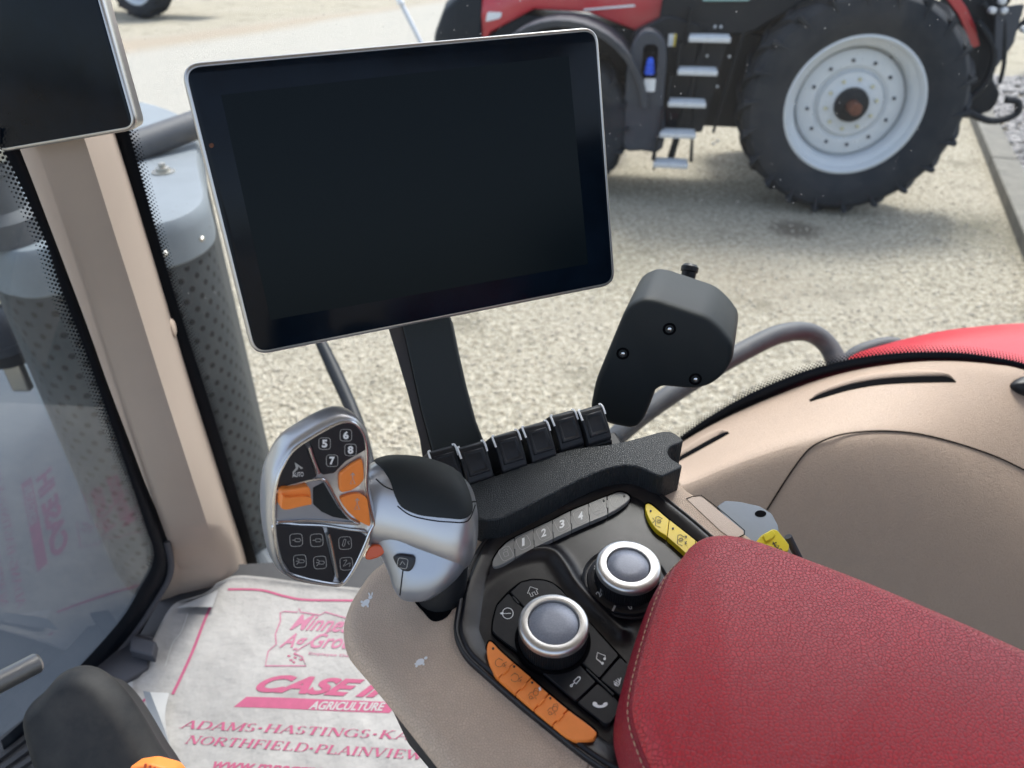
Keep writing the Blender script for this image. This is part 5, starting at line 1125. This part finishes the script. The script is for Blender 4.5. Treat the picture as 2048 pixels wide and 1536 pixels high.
# grey plate with hole and yellow toggle behind the pad
BPF = CF.off(-.012)
gbk = rp([p + (4,) for p in Z6((365, 1128), (412, 1096), (490, 1102), (600, 1126), (668, 1168), (702, 1232), (712, 1300), (730, 1420), (560, 1400))], 5, 4)
plt = tag(prism("steel_bracket", BPF, BPF.pts(gbk), -.004, 0, 'greyblue', bevel=.0012), "blue grey steel bracket with a round hole beside the beige console", "bracket")
prism("bracket_hole", BPF, BPF.pts(circ(*Z6((605, 1171))[0], 11.5, 20, 6.5)), -.0041, .0004, 'dark_gap', plt)
yk = rp([p + (3,) for p in Z6((572, 1338), (604, 1298), (664, 1264), (692, 1270), (756, 1350), (754, 1382), (726, 1392), (640, 1370))], 3, 4)
YF = Fr(CF.w(*CF.px(1543, 1082), .012), CN + V((0, -.25, 0)))
ykn = empty("toggle_switch", YF.w(0, 0, -.03), "yellow toggle cap with small tractor symbol behind the red pad", "toggle switch")
prism("cap", YF, YF.pts(yk), -.014, .003, 'yellow_b', ykn, bevel=.0022)
(cx, cy), = Z6((690, 1345))
prism("raised_panel", YF, YF.pts(Z6((608, 1302), (662, 1270), (680, 1300), (662, 1322), (625, 1340))), 0, .0045, 'yellow_b', ykn, bevel=.0008)
strokes("symbol", YF, [([(cx - 6, cy - 8), (cx - 2, cy + 1), (cx + 5, cy + 6)], False), ([(cx - 7, cy - 3), (cx + 1, cy - 7)], False), ([(cx - 2, cy - 2), (cx + 6, cy), (cx + 3, cy + 7)], True), (circ(cx + 9, cy + 9, 2.6, 10), True)], .0007, .0033, 'ink', ykn)
tube("stem", [YF.w(.010, -.004, -.002), YF.w(.022, -.016, -.02)], .003, 'sill', ykn, seg=10)
# ================================================================== BLACK ARM HOUSING
AF = Fr(at(1320, 730, .72), (-FW * .86 - UP * .42 + RT * -.10), RT)
front = Z7((270, 1140, 12), (300, 985, 60), (400, 740, 200), (500, 500, 40), (545, 440, 40), (640, 400, 30), (720, 410, 60), (1080, 530, 60), (1180, 620, 60), (1252, 720, 40), (1248, 830, 40), (1190, 930, 50), (1090, 1005, 50), (980, 1030, 60), (760, 1010, 25), (715, 1040, 12), (690, 1110, 40), (640, 1230, 15), (600, 1280, 10), (545, 1298, 15), (400, 1270, 40), (285, 1200, 25))
frl = [(p[0], p[1], p[2] / 3.4) for p in front]
back = V(AF.px(1320, 730)); AP = resample(ccw(AF.pts(rp(frl, 8, 6))), 200)
hs = empty("arm_housing", at(1260, 860, .74), "black L-shaped plastic housing standing behind the paddle levers", "arm housing")
ex = (FW * .098 + UP * .0); vs = []; n = len(AP)
dirx = (at(1345, 655, .80) - at(1320, 730, .72))
for d, k in ((.0075, 1.0), (.002, .98), (0, .93), (0, .10), (.001, .04), (.003, .012), (.0065, 0)):
    vs += [AF.w(*p) + dirx * k for p in inset(AP, d)]
fs = [(r * n + i, r * n + (i + 1) % n, (r + 1) * n + (i + 1) % n, (r + 1) * n + i) for r in range(6) for i in range(n)] + [tuple(range(n)), tuple(range(6 * n, 7 * n))]
mesh("housing_shell", vs, fs, 'black_soft', hs, smooth=60)
for (x, y) in Z7((815, 608), (497, 775), (992, 950)):
    q = AF.w(*AF.px(x, y)); sc_ = lathe("screw_well", q, AF.n, [(.0065, -.002), (.0065, .0002), (.0055, .0006), (.0042, .0002), (.004, -.001)], 'dark_gap', hs, seg=20, caps=True)
    lathe("screw", q, AF.n, [(.0022, .0004), (.0022, .0018), (.001, .0024)], 'chrome', sc_, seg=12)
q = at(1378, 545, .80); lathe("top_knob", q, UP + RT * .2, [(.008, -.02), (.008, .0), (.0095, .001), (.0095, .006), (.007, .009), (.002, .0095)], 'black', hs, seg=24)
# ================================================================== MONITORS
def monitor(corn, width, label, name_lbl, disp=None, thick=.020, d0=None, group=None, r=.014, P=None):
    Rr = [ray(*c) for c in corn] if corn else [(p - EYE) for p in P]
    A = Matrix([[-Rr[1][i], Rr[2][i], -Rr[3][i]] for i in range(3)]); s = A.inverted() @ (-Rr[0])
    P = [Rr[0], Rr[1] * s[0], Rr[2] * s[1], Rr[3] * s[2]]; k = width / (P[1] - P[0]).length; P = [EYE + p * k for p in P]
    u = (P[1] - P[0]).normalized(); v = (P[0] - P[3]); v = (v - u * v.dot(u)); H = v.length; v.normalize(); nn = u.cross(v)
    C = sum(P, V((0, 0, 0))) / 4; fr = Fr(C, nn, u); W_ = width
    m = empty("display_monitor", C - v * (H / 2) - nn * .02, label, "monitor", group)
    ro = rp([(-W_ / 2, -H / 2), (W_ / 2, -H / 2), (W_ / 2, H / 2), (-W_ / 2, H / 2)], r, 10)
    rings("metal_frame", fr, ro, [(.02, -thick), (.004, -thick + .001), (.0012, -.010), (.0002, -.006), (0, -.0035), (.0006, -.0010), (.0016, -.0002), (.0030, -.0002), (.0034, -.0010)], 'bezel', m, smooth=50)
    rings("glass", fr, ro, [(.0031, -.0012), (.0034, -.0002), (.0042, .0001)], 'screen', m, smooth=30)
    if disp: prism("display_area", fr, rp(fr.pts(disp), .0008, 2), .0000, .00025, 'display', m)
    rings("rear_cover", fr, rp([(-W_ * .36, -H * .36), (W_ * .36, -H * .36), (W_ * .36, H * .36), (-W_ * .36, H * .36)], .02, 5), [(0, -thick), (.004, -thick - .014), (.012, -thick - .020)], 'black', m)
    return m, fr
m1, F1 = monitor([(357, 127), (1196, 52), (1233, 570), (506, 714)], .315, "large landscape touchscreen with thin metal frame on the black post", None, disp=[(442, 190), (1137, 112), (1176, 528), (541, 640)])
sc_ = tag(drape("smudge", bvh_of([o for o in bpy.data.objects if o.parent == m1 and o.name.startswith("glass")][0]), circ(423, 291, 5, 12), .0004, 'rust', m1, K=2, n=16), "small reddish smudge")
# second screen, portrait, cropped by the frame: same frame direction as the first but turned
br_, bl_ = at(274, 258, .70), at(-8, 306, .74); u_ = bl_ - br_
r_e, r_0 = ray(196, -20), br_ - EYE; d3 = r_0.dot(u_) / r_e.dot(u_); v_ = (EYE + r_e * d3 - br_).normalized() * .26
m2, F2 = monitor(None, u_.length, "dark portrait screen cut off by the upper left corner of the view", None, P=[bl_ + v_, br_ + v_, br_, bl_])
tube("mount_arm", [at(100, -80, .92), at(60, -300, .95)], .02, 'black', m2)
pst = empty("monitor_post", at(930, 920, .60), "flat black upright post carrying the large touchscreen", "post")
PO = Fr(at(870, 780, .665), (-FW + UP * .1), RT)
def ppts(L): return PO.pts(L)
prism("post_face", PO, ppts(spl([(802, 640), (890, 610), (903, 640), (915, 700), (931, 770), (950, 840), (978, 912), (985, 960), (890, 975), (868, 915), (842, 820), (820, 720)], 1)), -.022, 0, 'black_soft', pst, bevel=.002)
M['brownblack'] = mat("brown_black", (.035, .028, .026), .5)
prism("post_side", PO, ppts([(770, 640), (800, 630), (819, 720), (841, 820), (867, 915), (880, 960), (850, 960), (838, 880), (812, 780), (790, 705)]), -.032, -.006, 'brownblack', pst, bevel=.001)
# ================================================================== PAPER FLOOR MAT
top = [(436, 1180), (470, 1160), (530, 1162), (600, 1172), (700, 1183), (800, 1190), (900, 1196), (1000, 1200)]
left = [(436, 1180), (395, 1204), (352, 1216), (322, 1262), (300, 1312), (282, 1352), (238, 1378), (268, 1432), (315, 1520), (360, 1600)]
def bez(L, n): return resample_open(spl(L, 8, False), n)
def resample_open(P, n):
    L = [0]
    for i in range(len(P) - 1): L.append(L[-1] + (V(P[i + 1]) - V(P[i])).length)
    out = []; j = 0
    for k in range(n):
        s = L[-1] * k / (n - 1)
        while j < len(L) - 2 and L[j + 1] < s: j += 1
        t = (s - L[j]) / max(1e-9, L[j + 1] - L[j]); out.append(tuple(V(P[j]).lerp(V(P[j + 1]), t)))
    return out
nu, nv = 90, 90
Tc = bez([FF.px(*p) for p in top], nu); Lc = bez([FF.px(*p) for p in left], nv)
Rc = [tuple(V(Tc[-1]).lerp(V(FF.px(1250, 1620)), k / (nv - 1))) for k in range(nv)]; Bc = [tuple(V(Lc[-1]).lerp(V(Rc[-1]), k / (nu - 1))) for k in range(nu)]
def wr(a, b):      # wrinkle height of the mat
    return .004 + .0012 * math.sin(a * 21 + b * 13) * math.sin(b * 17 - a * 9)
mv = []; mh_ = {}
eL = V(FF.px(345, 1300))
for j in range(nv):
    for i in range(nu):
        s, t = i / (nu - 1), j / (nv - 1)
        p = V(Tc[i]) * (1 - t) + V(Bc[i]) * t + V(Lc[j]) * (1 - s) + V(Rc[j]) * s - (V(Tc[0]) * (1 - s) * (1 - t) + V(Tc[-1]) * s * (1 - t) + V(Bc[0]) * (1 - s) * t + V(Bc[-1]) * s * t)
        z = wr(p.x, p.y) + .006 * math.exp(-(s / .02) ** 2) + .006 * math.exp(-(t / .012) ** 2)
        mv.append(FF.w(p.x, p.y, z))
mt = mesh("paper_mat", mv, [(j * nu + i, j * nu + i + 1, (j + 1) * nu + i + 1, (j + 1) * nu + i) for j in range(nv - 1) for i in range(nu - 1)], 'paper', smooth=80)
tag(mt, "dirty white paper floor mat with pink dealer print, under the console", "floor mat")
_s = mt.modifiers.new("thick", 'SOLIDIFY'); _s.thickness = .0006
mbv = bvh_of(mt)
PH = .0075
def hfm(x, y): return wr(x, y) - PH + .0009
def mprint(name, s, A, B, T_, m, offset=0, shear=0):
    return mesh(name, *g_text(s, FF, A, B, T_, PH, offset, shear, hfm), m, mt)
def mline(name, L, wd, m, closed=False, smooth=6):
    P = [FF.px(p[0], p[1], PH) for p in (spl(L, smooth, closed) if smooth else L)]
    vs, fs = g_ribbon(FF, P, wd, 0, closed); vs = [v + V((0, 0, PH + hfm(v.x, v.y))) for v in vs]
    return mesh(name, vs, fs, m, mt)
mline("border_line", [(455, 1176), (520, 1177), (570, 1190), (620, 1198), (760, 1200), (900, 1208)], .0042, 'pink')
mline("border_line", [(421, 1210), (408, 1240), (385, 1300), (362, 1350), (344, 1386)], .0046, 'pink')
mline("border_line", [(290, 1396), (268, 1414)], .0046, 'pink'); mline("border_line", [(268, 1420), (300, 1480), (350, 1545)], .0030, 'pinkl')
mprint("large_lettering", "CASE IH", (505, 1382), (812, 1396), (528, 1347), 'pink', .045, .42)
bq = [V(FF.px(x, y, PH)) for x, y in ((466, 1411), (492, 1391), (800, 1402), (778, 1424))]; vs = []
for i in range(41):
    for j in range(4):
        q = (bq[1].lerp(bq[2], i / 40)).lerp(bq[0].lerp(bq[3], i / 40), j / 3); vs.append(FF.w(q.x, q.y, PH + hfm(q.x, q.y) - .0005))
mesh("pink_bar", vs, [(i * 4 + j, i * 4 + j + 1, i * 4 + j + 5, i * 4 + j + 4) for i in range(40) for j in range(3)], 'pink', mt)
mprint("bar_lettering", "AGRICULTURE", (616, 1417), (768, 1420), (622, 1400), 'paperw', .03, .3)
mprint("script_lettering", "Minnesota", (578, 1257), (752, 1266), (590, 1226), 'pinkl', .015, .45)
mprint("script_lettering", "Ag Group", (554, 1302), (720, 1304), (566, 1264), 'pinkl', .015, .45)
mprint("small_lettering", "Employee Owned", (616, 1309), (720, 1314), (618, 1302), 'pinkl', .01)
mline("state_outline", [(560, 1222), (568, 1220), (594, 1222), (597, 1214), (601, 1222), (640, 1228), (650, 1222), (700, 1236), (690, 1242), (640, 1270), (600, 1295), (588, 1304), (604, 1312), (612, 1330), (530, 1330), (536, 1300), (552, 1286), (550, 1266), (560, 1240)], .0022, 'pinkl', True, 0)
for (x, y) in Z5((1375, 500), (1405, 492), (1432, 518), (1385, 520), (1405, 508), (1398, 530)):
    prism("star", FF.off(PH - .0024), [FF.px(x + 4.2 * math.cos(R(a)) * (1 if k % 2 == 0 else .45), y + 3 * math.sin(R(a)) * (1 if k % 2 == 0 else .45), PH) for k, a in enumerate(range(-90, 270, 36))], -.0002, .0003, 'pink', mt)
# serif capitals drawn from strokes
SG = {
 'A': (.78, [('n', .10, 0, .40, 1), ('t', .42, 1, .70, 0), ('n', .22, .34, .58, .34)], [(.10, 0), (.70, 0)]),
 'D': (.80, [('t', .18, 0, .18, 1), ('n', .10, .97, .45, .97), ('n', .10, .03, .45, .03), ('c', .42, .5, .30, .47)], []),
 'M': (.95, [('n', .14, 0, .14, 1), ('t', .16, 1, .46, .05), ('n', .46, .05, .78, 1), ('t', .80, 0, .80, 1)], [(.14, 0), (.80, 0), (.10, 1), (.84, 1)]),
 'S': (.60, [('s',)], []),
 'H': (.82, [('t', .18, 0, .18, 1), ('t', .66, 0, .66, 1), ('n', .18, .52, .66, .52)], [(.18, 0), (.66, 0), (.18, 1), (.66, 1)]),
 'T': (.68, [('t', .34, 0, .34, 1), ('n', .06, .97, .62, .97), ('n', .07, .97, .07, .78), ('n', .61, .97, .61, .78)], [(.34, 0)]),
 'I': (.38, [('t', .18, 0, .18, 1)], [(.18, 0), (.18, 1)]),
 'N': (.84, [('n', .14, 0, .14, 1), ('t', .16, 1, .66, .02), ('n', .68, 0, .68, 1)], [(.14, 0), (.12, 1), (.68, 1)]),
 'G': (.80, [('g', .40, .5, .32, .47), ('t', .66, .05, .66, .42)], [(.62, .42)]),
 'K': (.82, [('t', .18, 0, .18, 1), ('n', .20, .42, .62, 1), ('t', .34, .56, .68, 0)], [(.18, 0), (.18, 1), (.62, 1), (.70, 0)]),
 'O': (.80, [('o', .40, .5, .32, .47)], []),
 'R': (.80, [('t', .18, 0, .18, 1), ('n', .10, .97, .42, .97), ('n', .18, .50, .42, .50), ('c', .38, .735, .22, .235), ('t', .38, .50, .68, 0)], [(.18, 0), (.70, 0)]),
 'F': (.66, [('t', .18, 0, .18, 1), ('n', .10, .97, .60, .97), ('n', .18, .52, .46, .52), ('n', .59, .97, .59, .78), ('n', .46, .42, .46, .62)], [(.18, 0)]),
 'E': (.70, [('t', .18, 0, .18, 1), ('n', .10, .97, .60, .97), ('n', .18, .52, .46, .52), ('n', .10, .03, .62, .03), ('n', .59, .97, .59, .78), ('n', .62, .03, .62, .24), ('n', .46, .42, .46, .62)], []),
 'L': (.66, [('t', .18, 0, .18, 1), ('n', .10, .03, .60, .03), ('n', .60, .03, .60, .26)], [(.18, 1)]),
 'P': (.68, [('t', .18, 0, .18, 1), ('n', .10, .97, .40, .97), ('n', .18, .46, .40, .46), ('c', .36, .715, .24, .255)], [(.18, 0)]),
 'V': (.78, [('t', .10, 1, .38, 0), ('n', .66, 1, .40, 0)], [(.10, 1), (.66, 1)]),
 'W': (1.08, [('t', .10, 1, .34, 0), ('n', .56, 1, .36, 0), ('t', .52, 1, .74, 0), ('n', .98, 1, .76, 0)], [(.10, 1), (.53, 1), (.98, 1)]),
 '*': (.40, [('d', .18, .45, .11, .11)], []), ' ': (.25, [], [])}
def serif(name, s, A, B, T_, m, shear=.22):
    tot = sum(SG[c][0] for c in s); a, b, t = [V(FF.px(*q, PH)) for q in (A, B, T_)]; out = MB(); x0 = 0; cnt = 0
    asp = (b - a).length / tot / (t - a).length
    def put(poly_):
        nonlocal cnt
        cnt += 1; vs = []
        for x, y in poly_:
            p = a + (b - a) * ((x0 + x + shear * y / max(.2, asp)) / tot) + (t - a) * y; vs.append(FF.w(p.x, p.y, PH + hfm(p.x, p.y) + .00003 * (cnt % 6)))
        out.add(vs, [tuple(range(len(vs)))])
    def bar(x1, y1, x2, y2, wx):
        d = V((x2 - x1, y2 - y1)); d.normalize(); k = V((-d.y, d.x)) * wx / 2
        put([(x1 + k.x, y1 + k.y), (x2 + k.x, y2 + k.y), (x2 - k.x, y2 - k.y), (x1 - k.x, y1 - k.y)])
    def arc(cx, cy, rx, ry, a0, a1):
        n = 14
        for i in range(n):
            qa, qb = R(a0 + (a1 - a0) * i / n), R(a0 + (a1 - a0) * (i + 1) / n)
            def rr(q, s_): th = .045 + .10 * abs(math.cos(q)); return (cx + math.cos(q) * (rx + s_ * th / 2), cy + math.sin(q) * (ry + s_ * .05 / 2))
            put([rr(qa, 1), rr(qb, 1), rr(qb, -1), rr(qa, -1)])
    for c in s:
        wdt, st2, sf = SG[c]
        for e in st2:
            if e[0] in 'tn': bar(*e[1:], .15 if e[0] == 't' else .06)
            elif e[0] == 'c': arc(*e[1:], -90, 90)
            elif e[0] == 'o': arc(*e[1:], 0, 360)
            elif e[0] == 'g': arc(*e[1:], 40, 320)
            elif e[0] == 'd': put([(e[1] + e[3] * math.cos(R(q)), e[2] + e[4] * math.sin(R(q))) for q in range(0, 360, 30)])
            elif e[0] == 's': arc(.28, .735, .17, .235, 30, 255); arc(.28, .265, .19, .235, 75, -150)
        for x, y in sf: bar(x - .12, .025 if y == 0 else (.975 if y == 1 else y), x + .12, .025 if y == 0 else (.975 if y == 1 else y), .05)
        x0 += wdt
    return out.build(name, m, mt)
serif("town_lettering", "ADAMS*HASTINGS*KASSON", (357, 1453), (930, 1484), (366, 1437), 'pink')
serif("town_lettering", "NORTHFIELD*PLAINVIEW", (366, 1484), (845, 1518), (375, 1467), 'pink')
mprint("web_lettering", "www.mnaggroup.com", (420, 1541), (760, 1562), (428, 1520), 'pink', .02, .3)
# folded corners
fd1 = [onz(*p, FZ + h) for p, h in (((352, 1216), .010), ((436, 1180), .014), ((425, 1214), .016), ((380, 1214), .016))]
mesh("folded_corner", fd1, [(0, 1, 2, 3)], 'paper2', mt)
fd2 = [onz(*p, FZ + h) for p, h in (((232, 1378), .016), ((265, 1362), .012), ((266, 1414), .010))]
mesh("folded_corner", fd2, [(0, 1, 2)], 'paper2', mt)
g = [spl([tuple(onz(x, y, FZ + h)) for x, y, h in L], 5, False) for L in ([(286, 1382, .012), (300, 1430, .012), (325, 1490, .010), (352, 1540, .008)], [(300, 1384, .024), (318, 1430, .022), (336, 1480, .016), (353, 1540, .009)], [(338, 1386, .016), (330, 1430, .016), (336, 1475, .012), (354, 1540, .008)])]
mesh("curled_fold", *g_loft([[V(g[i][k]) for i in range(3)] for k in range(len(g[0]))], False, False), 'paper2', mt, smooth=60)
mline("crease", [(375, 1225), (362, 1262), (345, 1285), (330, 1330)], .0014, 'greyline')
# ================================================================== COLUMN COVER, KNURLED ROD
cz = empty("column_cover", at(200, 1700, .8), "black moulded rounded cover in the near left corner with orange tip", "cover")
CFc = Fr(at(170, 1470, .78), (-FW + UP * .15).normalized(), RT)
cps = [(27, 1445), (40, 1415), (70, 1388), (96, 1358), (128, 1341), (165, 1342), (200, 1362), (235, 1400), (268, 1450), (300, 1505), (335, 1560), (400, 1700), (300, 1800), (140, 1760), (70, 1600), (36, 1500)]
CPp = resample(ccw(CFc.pts(spl(cps, 5))), 90)
rings("cover_shell", CFc, CPp, [(.034, -.10), (.018, -.06), (.006, -.035), (.001, -.025), (.001, -.018), (.004, -.010), (.008, -.003), (.013, .002), (.019, .005)], 'boot', cz, smooth=80)
OF = Fr(at(300, 1535, .74), (-FW + UP * .15).normalized(), RT)
prism("orange_tip", OF, OF.pts(rp([(262, 1530), (300, 1524), (345, 1536), (380, 1580), (330, 1620), (270, 1590)], 8)), -.02, .004, 'orange', cz, bevel=.003)
b = MB()
for k in range(5): b.add(*g_tube([OF.w(*OF.px(296 + k * 9, 1524 + k * 3), .0045), OF.w(*OF.px(282 + k * 9, 1580 + k * 3), .0045)], .0012, seg=8))
tag(b.build("grip_ribs", 'orange_d', cz), kind='stuff')
kr0, kr1 = at(-60, 1395, .80), at(74, 1326, .86); n_ = (kr1 - kr0)
prof = [(.0118, 0)] + [(.0122 if i % 2 else .0114, n_.length * i / 110) for i in range(1, 110)] + [(.0118, n_.length), (.0105, n_.length + .002), (.0085, n_.length + .0025), (.0080, n_.length + .001)]
tag(lathe("knurled_rod", kr0, n_.normalized(), prof, 'knurl', seg=36), "knurled steel rod end poking in at the lower left edge", "steel rod")
